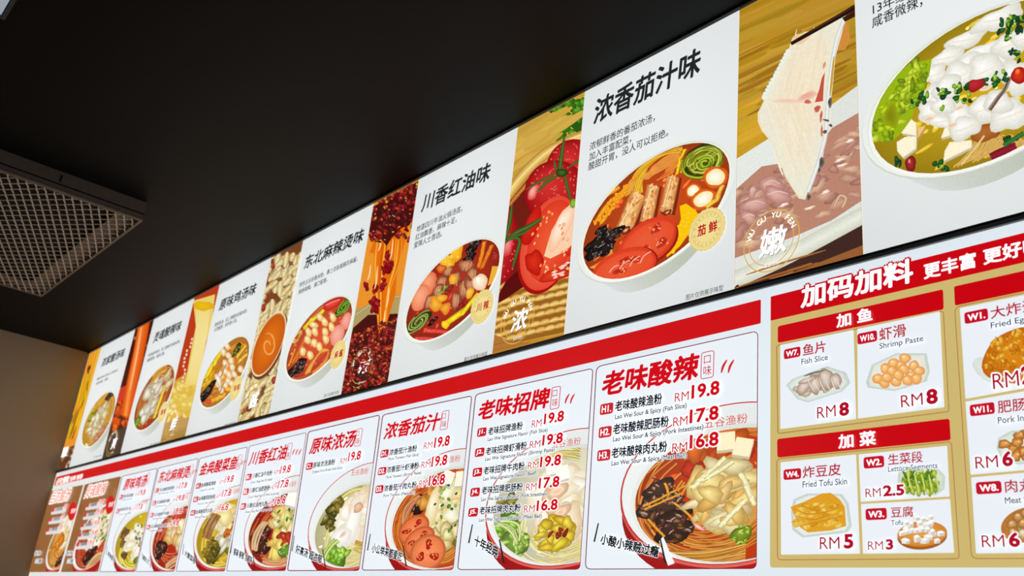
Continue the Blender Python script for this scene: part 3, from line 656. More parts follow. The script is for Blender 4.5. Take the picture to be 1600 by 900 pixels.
WHITES = [
 (1, 'leftmost white bowl panel of the upper light box', Ell(154, 655.6, 25.8, 42.8, -.68), (230, 170, 60), food1, None,
  ('浓家酸汤味', 157, 574.6, 192.6, 15), [('酸辣开胃的汤底加入杂粮米粉，', 151, 595, 184, 4.5), ('越吃越香，酸爽。', 149.6, 602, 169, 4.5)], ('图片仅供展示味型', 146, 716, 158, 2.5)),
 (3, 'second white bowl panel from the left wall, red soup with a small gold sticker', Ell(241, 621, 31.5, 51, -.68), (206, 90, 40), food2, (254, 644, '酸辣'),
  ('灵魂酸辣味', 238, 537, 281, 17), [('特色酸汤辣油，配上酸爽的杂粮米粉，', 230.7, 558.7, 281, 6), ('酸酸辣辣，酸爽过瘾。', 229, 566.7, 257, 6)], ('图片仅供展示味型', 234, 697, 250, 3)),
 (5, 'third white bowl panel from the left wall, chicken soup bowl with gold sticker', Ell(351, 581.5, 38.3, 55.2, -.68), (226, 150, 50), food3, (368.4, 606.4, '鸡鲜'),
  ('原味鸡汤味', 340.8, 487, 398, 19), [('精炖高汤，配上弹糯的杂粮米粉，', 334.7, 511.7, 386, 7), ('天然醇厚，鲜到骨子里。', 333.7, 519.6, 370, 7)], ('图片仅供展示味型', 350.7, 666.7, 368, 4)),
 (7, 'white bowl panel between the peanut photo and the chilli oil photo', Ell(498.7, 528.4, 51.3, 65, -.66), (222, 84, 52), food4, (527.7, 553.6, '麻酱'),
  ('东北麻辣烫味', 473.7, 422, 566, 22), [('特色五谷杂粮米粉，裹上浓郁香醇的麻酱，', 467, 450, 558, 8.5), ('麻麻辣辣，满口留香。', 465.5, 461, 511, 8.5)], ('图片仅供展示味型', 506, 621, 529, 5)),
 (9, 'white bowl panel between the chilli oil photo and the tomato photo', Ell(707.6, 453, 73, 79, -.65), (190, 50, 30), food5, (752.8, 479, '川辣'),
  ('川香红油味', 657, 333, 763.7, 29), [('地道四川牛油火锅汤底，', 650, 363.7, 722, 10.3), ('红油飘香，麻辣十足，', 648.5, 376.4, 713, 10.3), ('爱辣人士首选。', 646, 389, 690, 10.3)], ('图片仅供展示味型', 725, 565, 761, 6.5)),
 (11, 'white bowl panel between the tomato photo and the raw fish photo', Ell(1025.5, 329.5, 114.5, 106.5, -.587), (208, 78, 28), food6, (1104, 358, '茄鲜'),
  ('浓香茄汁味', 926, 197, 1093, 42), [('浓郁鲜香的番茄浓汤，', 921, 236.5, 1023, 13.5), ('加入丰富配菜，', 920, 252.5, 986, 13.5), ('酸甜开胃，没人可以拒绝。', 919, 267.7, 1044, 13.5)], ('图片仅供展示味型', 1071.5, 469.5, 1130, 9)),
 (13, 'rightmost white bowl panel with a fish soup bowl, right of the raw fish photo', Ell(1548, 133.5, 186, 137.5, -.52), (206, 170, 30), food7, None,
  None, [('13年经典，', 1364, 24, 1446, 18), ('咸香微辣，', 1362.8, 45.5, 1441.6, 19)], None),
]
for i, label, E, broth, food, stk, title, lines, foot in WHITES:
    o, q = white_panel(i, label)
    p = Pic(YF-0.0002, inset(q, .004), seed=i); upper_bowl(p, E, broth, food)
    p.build('bowl_picture', o, M_FOOD)
    if stk:
        p = Pic(YF-0.0041, inset(q, .004)); sticker(p, stk[0], stk[1], .0545, stk[2]); lab(p.build('round_sticker', o), 'scalloped gold sticker on the bowl')
    lettering(o, title, lines, foot)
# plain white panels that carry on past the right edge of the view
for i in (15, 17): white_panel(i, 'blank white panel beyond the fish soup panel')
photo_panel(14, 'brown panel right of the fish soup panel', (150, 110, 60)); photo_panel(16, 'brown panel far right', (150, 110, 60))

# --- ingredient photos ---------------------------------------------
def badge(o, q, cx, cy, ch, R=.0735):
    p = Pic(YF-0.0045, None); ring_badge(p, cx, cy, R, ch); lab(p.build('ring_badge', o), 'gold double ring with white lettering')
def wood(p, x0, y0, x1, y1, base, n, ang, wd, amt=18):
    for k in range(n):
        x, y = p.r.uniform(x0, x1), p.r.uniform(y0, y1); L = p.r.uniform(20, 90); c = jit(p.r, base, amt)
        p.strip([(x-L*math.cos(ang), y-L*math.sin(ang)), (x, y+p.r.uniform(-2, 2)), (x+L*math.cos(ang), y+L*math.sin(ang))], wd*p.r.uniform(.5, 1.6), c, lc(c, base, .7), taper=True)

o, q = photo_panel(0, 'narrow ingredient photo at the left wall, yellow strands on orange', (232, 146, 36)); p = Pic(YF-.0002, inset(q, .004), seed=20)
for k in range(5): p.strip([(139+k*4, 545), (125+k*4, 600), (108+k*3, 670)], 7, (240, 160+8*k, 50), (214, 120, 30))
p.blob(139, 577, 2.5, 7, (90, 20, 16), (140, 60, 30), .3)
for k in range(34):
    x = 112+p.r.uniform(-6, 28); y = p.r.uniform(585, 670); x -= (y-600)*.27; p.strip([(x+6, y-22), (x+p.r.uniform(-3, 3), y), (x-6, y+22)], 3.2, p.r.choice([(250, 206, 20), (240, 180, 10), (200, 190, 20), (120, 80, 10)]), (200, 130, 10), taper=True)
for k in range(14):
    x = 100+p.r.uniform(-4, 20); y = p.r.uniform(650, 680); p.strip([(x+5, y-14), (x, y), (x-4, y+10)], 2, (110, 66, 16), (180, 110, 20), taper=True)
p.poly([(88, 707), (130, 690), (118, 745), (82, 748)], (96, 52, 30))
for k in range(22): p.blob(p.r.uniform(90, 122), p.r.uniform(700, 735), 2.4, 4, p.r.choice([(230, 210, 180), (200, 140, 70), (60, 34, 22), (150, 90, 40)]), (90, 50, 30), .3)
p.build('ingredient_picture', o, M_FOOD)
p = Pic(YF-.0045); txt(p, '酸', 93, 716, 104, 16, (250, 248, 242), .03); p.build('lettering', o)

o, q = photo_panel(2, 'ingredient photo of orange oil pouring down, left of the red soup panel', (70, 22, 12)); p = Pic(YF-.0002, inset(q, .004), seed=21)
for k in range(50): y = p.r.uniform(520, 640); x = 212-(y-540)*.3+p.r.uniform(-8, 42); p.blob(x, y, 2, 3.4, p.r.choice([(240, 150, 110), (200, 90, 40), (120, 40, 16), (250, 210, 190)]), (80, 30, 14), .3, .3, 8)
p.poly([(188, 606), (222, 592), (215, 622), (180, 636)], (200, 58, 40)); p.poly([(168, 636), (216, 616), (208, 660), (160, 680)], (90, 36, 20))
for k in range(40): p.blob(p.r.uniform(172, 210), p.r.uniform(625, 672), 4, 5, p.r.choice([(240, 110, 20), (250, 130, 30), (150, 50, 20), (220, 90, 20), (60, 34, 26)]), (200, 70, 14), .3, .3, 9)
for k, (c, e) in enumerate((((240, 110, 30), (206, 70, 10)), ((250, 150, 70), (226, 96, 20)))):
    p.strip([(226-k*3, 500), (217-k*3, 550), (206-k*2, 600), (196, 650)], 17-9*k, c, e)
p.strip([(221, 512), (213, 560), (203, 610)], 3, (255, 200, 150), (246, 140, 60), taper=True)
p.poly([(155, 685), (206, 662), (196, 705), (150, 725)], (74, 56, 44))
p.build('ingredient_picture', o, M_FOOD); badge(o, q, 175, 692, '爽')

o, q = photo_panel(4, 'ingredient photo of pale broth pouring into a bowl against red', (186, 58, 24)); p = Pic(YF-.0002, inset(q, .004), seed=22)
p.fan(Ell(295, 625, 55, 50, -.5).rim(), (226, 196, 90), (200, 150, 50))
p.poly([(245, 668), (330, 628), (322, 700), (240, 715)], (190, 150, 84))
for k in range(50): p.blob(p.r.uniform(262, 318), p.r.uniform(598, 652), 6, 5, p.r.choice([(244, 226, 130), (236, 210, 100), (222, 180, 60), (250, 238, 170)]), (218, 180, 70), .5, .3, 10)
p.poly([(302, 470), (336, 460), (330, 510), (318, 545), (306, 600), (288, 606), (300, 540), (306, 510)], (232, 206, 110))
for k in range(6): p.strip([(309+k*3.5, 480), (306+k*3, 530), (292+k*3, 600)], 3, (250, 238, 180), (232, 204, 100), taper=True)
p.blob(318, 478, 15, 8, (236, 190, 20), (220, 170, 20))
for k in range(12): p.blob(296+p.r.uniform(-5, 5)-(k*1.0), 530+k*6, 1.6, 2.4, (255, 244, 230), (230, 160, 120), .4)
wood(p, 250, 670, 320, 700, (176, 136, 72), 20, -.35, 3); p.build('ingredient_picture', o, M_FOOD); badge(o, q, 268, 662, '鲜')

o, q = photo_panel(6, 'ingredient photo of peanuts around an oval dish of orange peanut sauce', (120, 66, 34)); p = Pic(YF-.0002, inset(q, .004), seed=23)
for k in range(290):
    y = 660-k*.905+p.r.uniform(-10, 10); x = p.r.uniform(-6, 62)+lerp(372, 424, (660-y)/250); g = p.r.uniform(-1.5, -.6)
    if p.r.random() < .12: p.blob(x, y, 4, 6.5, (196, 70, 50), (120, 36, 24), .2); continue
    L = p.r.uniform(6, 13); c = p.r.choice([(240, 216, 150), (232, 200, 124), (226, 186, 96), (244, 224, 170)])
    pts = [(x-L*math.cos(g), y-L*math.sin(g)), (x-L*.5*math.cos(g), y-L*.5*math.sin(g)), (x, y), (x+L*.5*math.cos(g), y+L*.5*math.sin(g)), (x+L*math.cos(g), y+L*math.sin(g))]
    p.strip(pts, p.r.uniform(8.5, 11), (250, 232, 176), tuple(v*.66 for v in c), taper=True, sub=3)
    for j in range(3): p.blob(x+p.r.uniform(-3, 3), y+p.r.uniform(-4, 4), 1, 2, (216, 170, 90), c, g, .2, 6)
D = Ell(419.7, 537.5, 27.5, 51, -.62)
p.poly(D.moved(1.5, 3, 1.04).rim(), (110, 60, 30)); p.poly(D.rim(), (244, 226, 196)); p.poly(D.moved(0, 0, .96).rim(), (206, 150, 90)); p.fan(D.moved(0, .5, .925).rim(), (224, 116, 24), (196, 88, 14))
for k in range(10):
    a = k*.75; p.strip([(419+(3+k*.7)*math.cos(a+t*.5)*1.2, 540-(5+k*1.6)*math.sin(a+t*.5)) for t in range(4)], 1.6, (250, 190, 110), (226, 126, 40), taper=True)
p.build('ingredient_picture', o, M_FOOD); badge(o, q, 393, 625, '酱')

o, q = photo_panel(8, 'ingredient photo of dark red chilli oil dripping over orange', (232, 146, 44)); p = Pic(YF-.0002, inset(q, .004), seed=24)
chil = [(150, 20, 24), (176, 30, 34), (110, 14, 16), (80, 12, 12), (60, 20, 14), (196, 60, 30), (130, 20, 20)]
p.poly([(550, 485), (625, 462), (618, 540), (545, 560)], (176, 156, 100)); p.strip([(556, 492), (590, 470), (624, 463)], 5, (200, 186, 136), (150, 130, 80))
p.poly([(552, 512), (575, 492), (622, 490), (620, 640), (525, 645), (545, 540)], (70, 16, 12))
p.poly([(583, 380), (577, 395), (584, 396), (590, 420), (582, 450), (586, 480), (594, 505), (600, 520), (606, 500), (618, 460), (620, 430), (628, 395), (642, 340), (640, 310), (600, 320), (575, 360)], (226, 110, 10))
for k in range(26):
    x0 = p.r.uniform(585, 626); p.strip([(x0+4, 370), (x0, 410), (598+(x0-605)*.5, 460), (597+(x0-605)*.3, 515)], p.r.uniform(1.5, 5), p.r.choice([(250, 160, 20), (240, 120, 10), (255, 190, 60), (200, 70, 6)]), (214, 90, 8), taper=True)
for x, y, k in ((606, 400, 8), (604, 418, 10), (600, 440, 6), (586, 478, 11), (597, 450, 5), (587, 452, 6), (573, 450, 7), (612, 412, 5)):
    for j in range(9): p.blob(x+p.r.uniform(-k, k)*.5, y+p.r.uniform(-k, k)*.9, k*.32, k*.62, jit(p.r, (178, 24, 34), 26), (96, 8, 14), p.r.uniform(-.8, .8), .12, 16)
for x, y, L in ((588, 440, 24), (612, 395, 22), (594, 384, 16), (606, 470, 22), (600, 500, 16), (577, 430, 16)): p.strip([(x+2, y-L), (x, y), (x-3, y+L*.5)], 2.2, (255, 240, 200), (246, 170, 70), taper=True)
p.poly([(583, 323), (653, 283), (650, 330), (640, 352), (628, 356), (612, 372), (604, 385), (596, 372), (577, 372), (575, 350)], (74, 14, 12))
for k in range(260):
    x, y = p.r.uniform(574, 656), p.r.uniform(286, 378)
    if y > 376-(x-575)*.3 and k % 3: continue
    c = p.r.choice(chil); p.blob(x, y, p.r.uniform(2.5, 6), p.r.uniform(2, 4), tuple(min(255, v+20) for v in c), tuple(v*.6 for v in c), p.r.uniform(0, 3), .4, 9)
    if k % 5 == 0: p.blob(x+1, y-1, 1.6, .8, (250, 200, 190), (220, 90, 80), p.r.uniform(0, 3), .2, 6)
    if k % 11 == 0: p.blob(x, y, 2.2, 2.6, (220, 200, 30), (150, 120, 10), 0, .2, 8)
for k in range(620):
    y = p.r.uniform(498, 622); x = p.r.uniform(534, 622)-(y-560)*.16
    if y < 520-(x-560)*.45: continue
    c = p.r.choice(chil+[(176, 40, 30), (220, 90, 30)]); p.blob(x, y, p.r.uniform(2, 5), p.r.uniform(1.6, 3.4), tuple(min(255, v+24) for v in c), tuple(v*.6 for v in c), p.r.uniform(0, 3), .4, 8)
    if k % 6 == 0: p.blob(x+1, y-1, 1.5, .9, p.r.choice([(250, 220, 210), (240, 180, 90), (220, 190, 60)]), (200, 90, 60), p.r.uniform(0, 3), .2, 6)
p.build('ingredient_picture', o, M_FOOD); badge(o, q, 564, 574, '辣')

o, q = photo_panel(10, 'ingredient photo of cut tomatoes in a woven basket', (196, 150, 50)); p = Pic(YF-.0002, inset(q, .004), seed=25)
wood(p, 800, 160, 912, 300, (206, 166, 70), 60, -.55, 10, 16)
for k in range(60): p.blob(p.r.uniform(858, 914), p.r.uniform(150, 222)-0, 9, 7, p.r.choice([(60, 130, 20), (90, 160, 30), (40, 90, 16), (110, 180, 50)]), (40, 90, 16), p.r.uniform(0, 3), .4, 10) if True else 0
wood(p, 800, 180, 858, 250, (206, 166, 70), 20, -.55, 10, 16)
p.strip([(780, 330), (800, 296), (828, 262), (862, 234), (920, 208)], 17, (244, 214, 120), (180, 120, 40)); p.strip([(780, 324), (802, 290), (832, 258), (866, 230), (920, 205)], 3, (252, 236, 170), (226, 186, 90))
p.poly([(770, 350), (800, 310), (832, 270), (870, 242), (920, 222), (910, 470), (880, 470), (760, 480)], (112, 30, 20))
for k in range(24): t = k/23; p.blob(798+t*60, 318-t*74+(t*t)*8, 2.8, 6, (236, 170, 90), (170, 90, 30), .7, .1, 8)
def bigtom(x, y, rx, ry, g=0): 
    p.ell(x, y, rx, ry, (214, 50, 44), (150, 12, 20), g, 40, .3)
    for k in range(int(rx*2.2)):
        a, qd = p.r.uniform(0, 6.28), math.sqrt(p.r.random())*.9; X, Y = x+rx*qd*math.cos(a), y+ry*qd*math.sin(a); p.blob(X, Y, 1.5, 1.8, (240, 130, 120), (190, 40, 44), 0, .2, 7)
bigtom(895, 265, 42, 48, .2); bigtom(868, 300, 48, 50, .4); p.blob(833, 300, 7, 14, (250, 190, 180), (214, 60, 54), .5)
bigtom(782, 390, 26, 66, .12); p.blob(794, 385, 7, 18, (250, 150, 150), (200, 40, 50), .2)
# basket floor
bk = [(214, 160, 60), (232, 184, 90), (200, 140, 50), (240, 204, 120)]
p.poly([(768, 545), (780, 470), (830, 440), (915, 430), (900, 515), (840, 528)], (150, 96, 30))
for j in range(8):
    for k in range(9):
        x = 770+k*15+(j % 2)*7; y = 536-j*12.5-(k*4.2 if True else 0)+abs(k-3)*0.8; p.strip([(x-9, y+2), (x, y-1.5), (x+9, y-3)], 9.5, p.r.choice([(250, 216, 130), (240, 200, 110)]), p.r.choice([(180, 120, 36), (160, 104, 30)]), taper=True)
p.poly([(768, 480), (790, 440), (812, 420), (836, 438), (812, 452), (792, 466)], (90, 14, 14))
p.poly([(764, 560), (766, 520), (800, 534), (846, 536), (900, 524), (890, 540)], (176, 116, 50)); wood(p, 770, 535, 880, 556, (176, 116, 50), 20, -.25, 3)
# halved tomato
TH = Ell(857, 380, 45, 74, -.38); TH2 = Ell(861, 376, 38, 64, -.38)
p.fan(TH.moved(-2, 3, 1.04).rim(), (200, 30, 24), (160, 14, 16)); p.fan(TH.rim(), (240, 120, 90), (226, 70, 48)); p.fan(TH2.rim(), (238, 92, 50), (220, 56, 36))
p.blob(831, 354, 11, 32, (214, 40, 26), (190, 22, 18), .35, .06, 24); p.blob(835, 410, 14, 20, (220, 50, 22), (180, 20, 16), -.3, .2, 18); p.blob(868, 430, 24, 10, (226, 70, 30), (190, 30, 20), -.2, .2, 18); p.blob(890, 380, 8, 22, (226, 70, 26), (196, 34, 20), .2)
p.poly([(904, 306), (880, 330), (862, 360), (850, 400), (860, 404), (884, 392), (904, 372)], (250, 206, 170)); p.blob(878, 355, 12, 40, (255, 240, 220), (248, 190, 150), .45, .1, 20)
for k in range(34):
    a = p.r.uniform(0, 6.28); x, y = 858+30*math.cos(a)*p.r.uniform(.6, 1), 380+50*math.sin(a)*p.r.uniform(.6, 1); p.blob(x, y, 1.6, 3, p.r.choice([(255, 206, 120), (250, 170, 70), (255, 236, 220)]), (232, 110, 50), .4, .2, 8)
for k in range(16): x = 872+p.r.uniform(-10, 30); p.blob(x, 426-(x-872)*.5+p.r.uniform(-8, 8), 4, 2, (255, 246, 240), (240, 150, 130), -.4, .3, 8)
def stem(pts, wd): p.strip(pts, wd, (90, 120, 50), (30, 56, 20), taper=True)
stem([(882, 214), (878, 240), (875, 262), (876, 275)], 7); stem([(888, 262), (905, 250), (914, 244)], 4); stem([(840, 300), (855, 284), (874, 274)], 5); stem([(822, 296), (850, 280), (870, 270)], 4)
stem([(880, 262), (886, 290), (893, 318)], 5); stem([(866, 250), (868, 262), (876, 272)], 4); p.blob(878, 270, 9, 7, (70, 110, 36), (26, 50, 16)); p.blob(896, 318, 5, 8, (150, 200, 60), (90, 150, 30), .3)
stem([(790, 376), (806, 364), (830, 352), (848, 340)], 8); stem([(786, 382), (800, 372), (812, 376), (806, 400), (800, 420)], 6); stem([(800, 320), (796, 350), (788, 376)], 6); stem([(788, 372), (808, 368), (828, 360)], 4)
p.build('ingredient_picture', o, M_FOOD); badge(o, q, 808, 499, '浓')

o, q = photo_panel(12, 'ingredient photo of a raw fish slice held in dark chopsticks', (184, 140, 40)); p = Pic(YF-.0002, inset(q, .004), seed=26)
wood(p, 1140, 0, 1345, 260, (184, 142, 42), 120, -.42, 12, 22); wood(p, 1160, 60, 1340, 200, (160, 112, 30), 26, -.45, 5, 10); wood(p, 1140, 170, 1260, 260, (206, 160, 40), 30, -.5, 9, 14)
p.poly([(1140, 256), (1200, 220), (1210, 230), (1345, 130), (1356, 330), (1150, 452), (1140, 452)], (222, 226, 218)); p.poly([(1148, 250), (1205, 214), (1240, 260), (1180, 300), (1145, 300)], (228, 232, 226))
p.poly([(1150, 446), (1200, 424), (1260, 398), (1356, 340), (1356, 410), (1140, 460)], (66, 40, 34)); p.poly([(1196, 440), (1260, 418), (1356, 380), (1356, 410), (1140, 465)], (150, 92, 48))
p.strip([(1150, 436), (1200, 414), (1260, 384), (1352, 334)], 26, (232, 234, 222), (206, 208, 190)); wood(p, 1200, 410, 1350, 440, (170, 106, 54), 16, -.3, 2.5)
meat = [(196, 146, 124), (206, 156, 130), (176, 120, 104), (216, 170, 140), (186, 130, 116)]
p.poly([(1145, 300), (1190, 260), (1215, 256), (1240, 300), (1270, 240), (1300, 200), (1352, 170), (1352, 310), (1300, 344), (1240, 370), (1180, 392), (1144, 405)], (186, 132, 110))
for k in range(150):
    x, y = p.r.uniform(1146, 1350), p.r.uniform(190, 400); lo = lerp(400, 318, (x-1146)/204)-6; up_ = lerp(300, 262, min(1, (x-1146)/70)) if x < 1240 else lerp(290, 175, (x-1240)/110)
    if not up_ < y < lo: continue
    c = p.r.choice(meat); p.blob(x, y, p.r.uniform(8, 20), p.r.uniform(4, 9), tuple(min(255, v+16) for v in c), tuple(v*.84 for v in c), p.r.uniform(-.9, .1), .3, 14)
    if k % 4 == 0: p.strip([(x-8, y+3), (x, y), (x+8, y-5)], 1.6, (248, 232, 216), c, taper=True)
for x, y, rx, ry, g in ((1206, 290, 20, 16, .3), (1215, 305, 24, 12, .3), (1180, 320, 22, 12, -.2), (1170, 340, 14, 10, .4), (1176, 300, 6, 12, .2)):
    p.blob(x, y, rx, ry, (226, 180, 166), (176, 120, 112), g, .15, 18); p.strip([(x-rx*.7, y), (x, y-ry*.5), (x+rx*.7, y-2)], 1.8, (246, 224, 214), (206, 160, 150), taper=True)
for x, y in ((1316, 258), (1312, 250), (1225, 320), (1265, 325), (1328, 220), (1290, 300)): p.blob(x, y, 8, 2.6, (255, 250, 244), (220, 180, 160), -.3, .3)
p.strip([(1304, 322), (1312, 306), (1322, 310), (1316, 324)], 5, (232, 200, 170), (170, 110, 84))
# back flap of skin, slice, chopsticks
p.poly([(1318, 34), (1326, 40), (1328, 62), (1320, 78), (1304, 80), (1300, 60)], (206, 140, 60))
fish = [(1234, 72), (1238, 60), (1262, 50), (1300, 28), (1322, 22), (1316, 50), (1305, 90), (1302, 125), (1298, 160), (1296, 190), (1290, 215), (1286, 245), (1276, 270), (1262, 300), (1258, 312), (1248, 310), (1226, 275), (1215, 240), (1205, 222), (1190, 204), (1184, 190), (1184, 176), (1190, 165), (1196, 150), (1204, 136), (1212, 116), (1222, 92), (1232, 78)]
p.poly(fish, (236, 226, 196))
p.fan([(lerp(x, 1248, .05), lerp(y, 160, .03)) for x, y in fish], (240, 222, 190), (234, 232, 214), (1246, 150))
for k in range(34):
    t = p.r.random(); x = 1214+t*70; y = p.r.uniform(70, 150); p.strip([(x+8, y-30), (x+2, y), (x-6, y+32)], p.r.uniform(2, 6), jit(p.r, (240, 226, 200), 8), (238, 226, 198), taper=True)
for k in range(30): x, y = p.r.uniform(1200, 1270), p.r.uniform(170, 270); p.strip([(x-6, y-20), (x, y), (x+8, y+22)], p.r.uniform(2, 5), jit(p.r, (242, 230, 206), 8), (238, 228, 202), taper=True)
for i in range(14):
    t = i/13; p.blob(lerp(1232, 1194, t), lerp(80, 152, t), 4.5, 4, (240, 244, 238), (226, 230, 214), 0, .2, 10)
p.blob(1252, 60, 16, 9, (232, 188, 130), (238, 214, 176), -.5); p.blob(1236, 158, 34, 4, (240, 196, 176), (238, 222, 196), .03, .1, 18); p.blob(1262, 150, 16, 7, (232, 160, 140), (238, 212, 186), -.4, .2, 18)
p.poly([(1289, 112), (1287, 135), (1286, 158), (1273, 160), (1280, 140), (1284, 122)], (196, 84, 66)); p.blob(1262, 159, 5, 4, (200, 90, 76), (220, 140, 120), 0, .2); p.blob(1277, 170, 5, 5.5, (190, 80, 64), (214, 120, 100), .3, .2); p.blob(1283, 182, 2.4, 9, (196, 90, 76), (220, 140, 120), .1); p.blob(1284, 205, 2, 9, (196, 96, 76), (220, 150, 120)); p.blob(1288, 102, 2.2, 7, (214, 130, 100), (232, 190, 160), .3)
p.strip([(1320, 28), (1308, 60), (1300, 100), (1295, 140), (1292, 180), (1290, 210), (1284, 235), (1276, 262), (1262, 300)], 6.5, (244, 246, 244), (196, 200, 196)); p.strip([(1303, 88), (1300, 120), (1297, 150)], 3.4, (220, 180, 60), (160, 120, 40), taper=True)
for x, y, a, b in ((1297, 160, 3.5, 8), (1298, 196, 3, 2.5), (1291, 188, 5, 2), (1289, 206, 3.6, 3), (1284, 254, 5, 8), (1264, 308, 4, 4.5), (1280, 266, 2.5, 4)): p.blob(x, y, a, b, (70, 60, 56), (140, 130, 120), .2, .25, 12)
p.poly([(1235, 66), (1340, 4), (1340, 14), (1237, 71)], (38, 20, 16)); p.poly([(1316, 28), (1340, 14), (1340, 24), (1320, 34)], (58, 28, 20)); p.strip([(1262, 52), (1300, 30), (1336, 9)], 1.4, (120, 70, 46), (40, 20, 16), taper=True)
p.build('ingredient_picture', o, M_FOOD); badge(o, q, 1204.5, 376, '嫩')

# ------------------------------------------------------------------ lower light box
low = empty('light_box', (0, 0, 0), 'lower price list light box with red bordered menu cards, directly below the upper one', 'light box')
LZ0, LZ1 = zrel(0.185), zrel(0.8118)
box('casing', (WALLX+0.004, RIGHTX, 0.004, 0.098, LZ0+0.002, LZ1-0.001), M_GREY, low)
lab(box('top_rail', (WALLX+0.004, RIGHTX, -0.0068, 0.004, zrel(0.8065), zrel(0.8118)), M_GREY, low), 'grey metal rail above the white sheet')
box('bottom_rail', (WALLX+0.004, RIGHTX, -0.010, 0.004, LZ0, LZ0+0.008), M_GREY, low)
YL = -0.003
def shade_low(s, t): k = .97+.03*math.sin(PI*t); return lc((232*k, 232*k, 230*k), (228*k, 238*k, 246*k), min(1, s*3.0))
prism('diffuser_panel', rectq(WALLX+0.004, RIGHTX-0.002, LZ0+0.008, zrel(0.8065)), YL, 0.003, None, low, shade_low, 12, 3)
lab(prism('end_strip', rectq(WALLX+0.003, WALLX+0.018, LZ0+0.008, zrel(0.8065)), YL-.0010, YL, (240, 226, 200), low), 'cream edge strip at the left wall')
YC = YL-0.0012               # faces of the cards
RED = (200, 8, 18); REDT = (196, 14, 26); WH = (242, 246, 250)
def ink(p, q, col, r=.1): p.poly(rrect(q, r), col)
def prism_r(name, q, col, parent, r=.04, yf=YC, yb=YL-.0002, cols=None):
    """rounded card of its own thickness"""
    pts = rrect(q, r); f = [P(x, y, yf) for x, y in pts]; V = list(f)+[Vector((v.x, yb, v.z)) for v in f]; n = len(f)
    F = [tuple(range(n))[::-1]]+[(i, (i+1) % n, n+(i+1) % n, n+i) for i in range(n)]
    me = mesh(name, V, F); a = me.color_attributes.new('ink', 'FLOAT_COLOR', 'POINT'); a.data.foreach_set('color', (s2l(col)+[1.0])*(2*n))
    return link(name, me, parent, M_PANEL)
# red band over the cards
ZT1, ZT0 = zrel(0.783), zrel(0.7285)
band = lab(prism_r('header_band', rectq(WALLX+0.02, -1.191, ZT0, ZT1), (204, 14, 20), low, .14), 'long red band above the menu cards')
p = Pic(YC-.0003)
txt(p, '必吃爆款', 86.5, 758.5, 107, 11, (250, 236, 230), .03, (190, 30, 20), .06); txt(p, '当季 热销', 108.5, 752.5, 128, 8, (250, 240, 236), .03)
p.build('lettering', band)

CARDS = {   # corners of the printed frames: TL, TR, BR, BL
 1: [(77.5, 768), (130, 757.5), (91.5, 893.6), (45, 894)], 2: [(132.5, 757), (189, 744), (153, 893.5), (95, 893.8)],
 3: [(191, 744), (246, 731.5), (210.5, 893.3), (155.5, 893.6)], 4: [(247.8, 731), (310, 716), (272, 893), (211.8, 893.3)],
 5: [(312, 716), (386.8, 698), (351, 892.6), (275, 893)], 6: [(389.6, 697), (479, 675.5), (446, 892), (353.8, 892.6)],
 7: [(481.8, 674.5), (593.5, 648), (560.7, 891.6), (449, 892)], 8: [(598, 648), (737.5, 618), (708, 890.6), (565.3, 891.3)],
 9: [(743, 615.8), (926.8, 575), (906, 889.9), (714.6, 890.5)], 10: [(931.7, 572.5), (1184.6, 516.4), (1182.2, 888.8), (914, 889.7)]}
def chili(p, x, y, n, k):
    for i in range(n): p.strip([(x+i*k*.9, y), (x+i*k*.9+k*.25, y-k*.9), (x+i*k*.9+k*.75, y-k*1.75)], k*.3, (214, 40, 30), (190, 14, 20), taper=True)
def slogan(p, s, xl, yl, xr, yr, h, m, col=(30, 34, 34)):
    tl = (xl+h*.18, yl-h); txt(p, s, xl, yl, xr, h, col, .035, WH, .05, yr=yr, tl=tl)
    p.poly([(xl-m*1.1, yl-h*.2), (xl-m*.35, yl-h*1.9), (xl-m*.1, yl-h*1.95), (xl-m*.8, yl-h*.2)], col)
    p.poly([(xr+m*.3, yr-h*1.7), (xr+m*.55, yr-h*1.75), (xr+m*1.5, yr+h*.5), (xr+m*1.1, yr+h*.45)], col)
def price_row(p, code, name, eng, price, bx0, bx1, by, bh, tx0, tx1, ty, th, ex0, ex1, ey, eh, rx0, rx1, ry, rh, px0, px1, py, ph, ol=True):
    o = WH if ol else None
    q = quad(bx0, by, bx1, bh); ink(p, q, (198, 16, 34), .22)
    txt(p, code, bx0+(bx1-bx0)*.14, rowy(bx0, by, bx0+(bx1-bx0)*.14)-bh*.18, bx1-(bx1-bx0)*.14, bh*.64, (255, 250, 250), .02)
    txt(p, eng, ex0, ey, ex1, eh, (34, 40, 58), .022, o, .08); txt(p, name, tx0, ty, tx1, th, (20, 24, 34), .03, o, .07)
    txt(p, 'RM', rx0, ry, rx1, rh, REDT, .0, o, .08); txt(p, price, px0, py, px1, ph, REDT, .035, o, .08)
    p.build('price_line', CARD[0]); p.V.clear(); p.K.clear(); p.F.clear()
CARD = [None]
def card(i, label, col=(232, 240, 247), frame=(128, 16, 36), wd=None):
    q = CARDS[i]; o = lab(prism_r('menu_card', q, col, low, .035), label)
    if frame:
        p = Pic(YC-.0001); outline(p, rrect(inset(q, .003), .035), wd or (1.4 if i > 6 else .9), frame); p.build('printed_border', o)
    CARD[0] = o; return o
def kouwei(p, xl, yb, xr, h, lw):
    q = quad(xl, yb, xr, h); outline(p, rrect(q, .2), lw, REDT); w_ = xr-xl
    txt(p, '口', xl+w_*.24, rowy(xl, yb, xl+w_*.2)-h*.56, xr-w_*.22, h*.3, REDT, .0); txt(p, '味', xl+w_*.2, rowy(xl, yb, xl+w_*.2)-h*.1, xr-w_*.16, h*.38, REDT, .0)
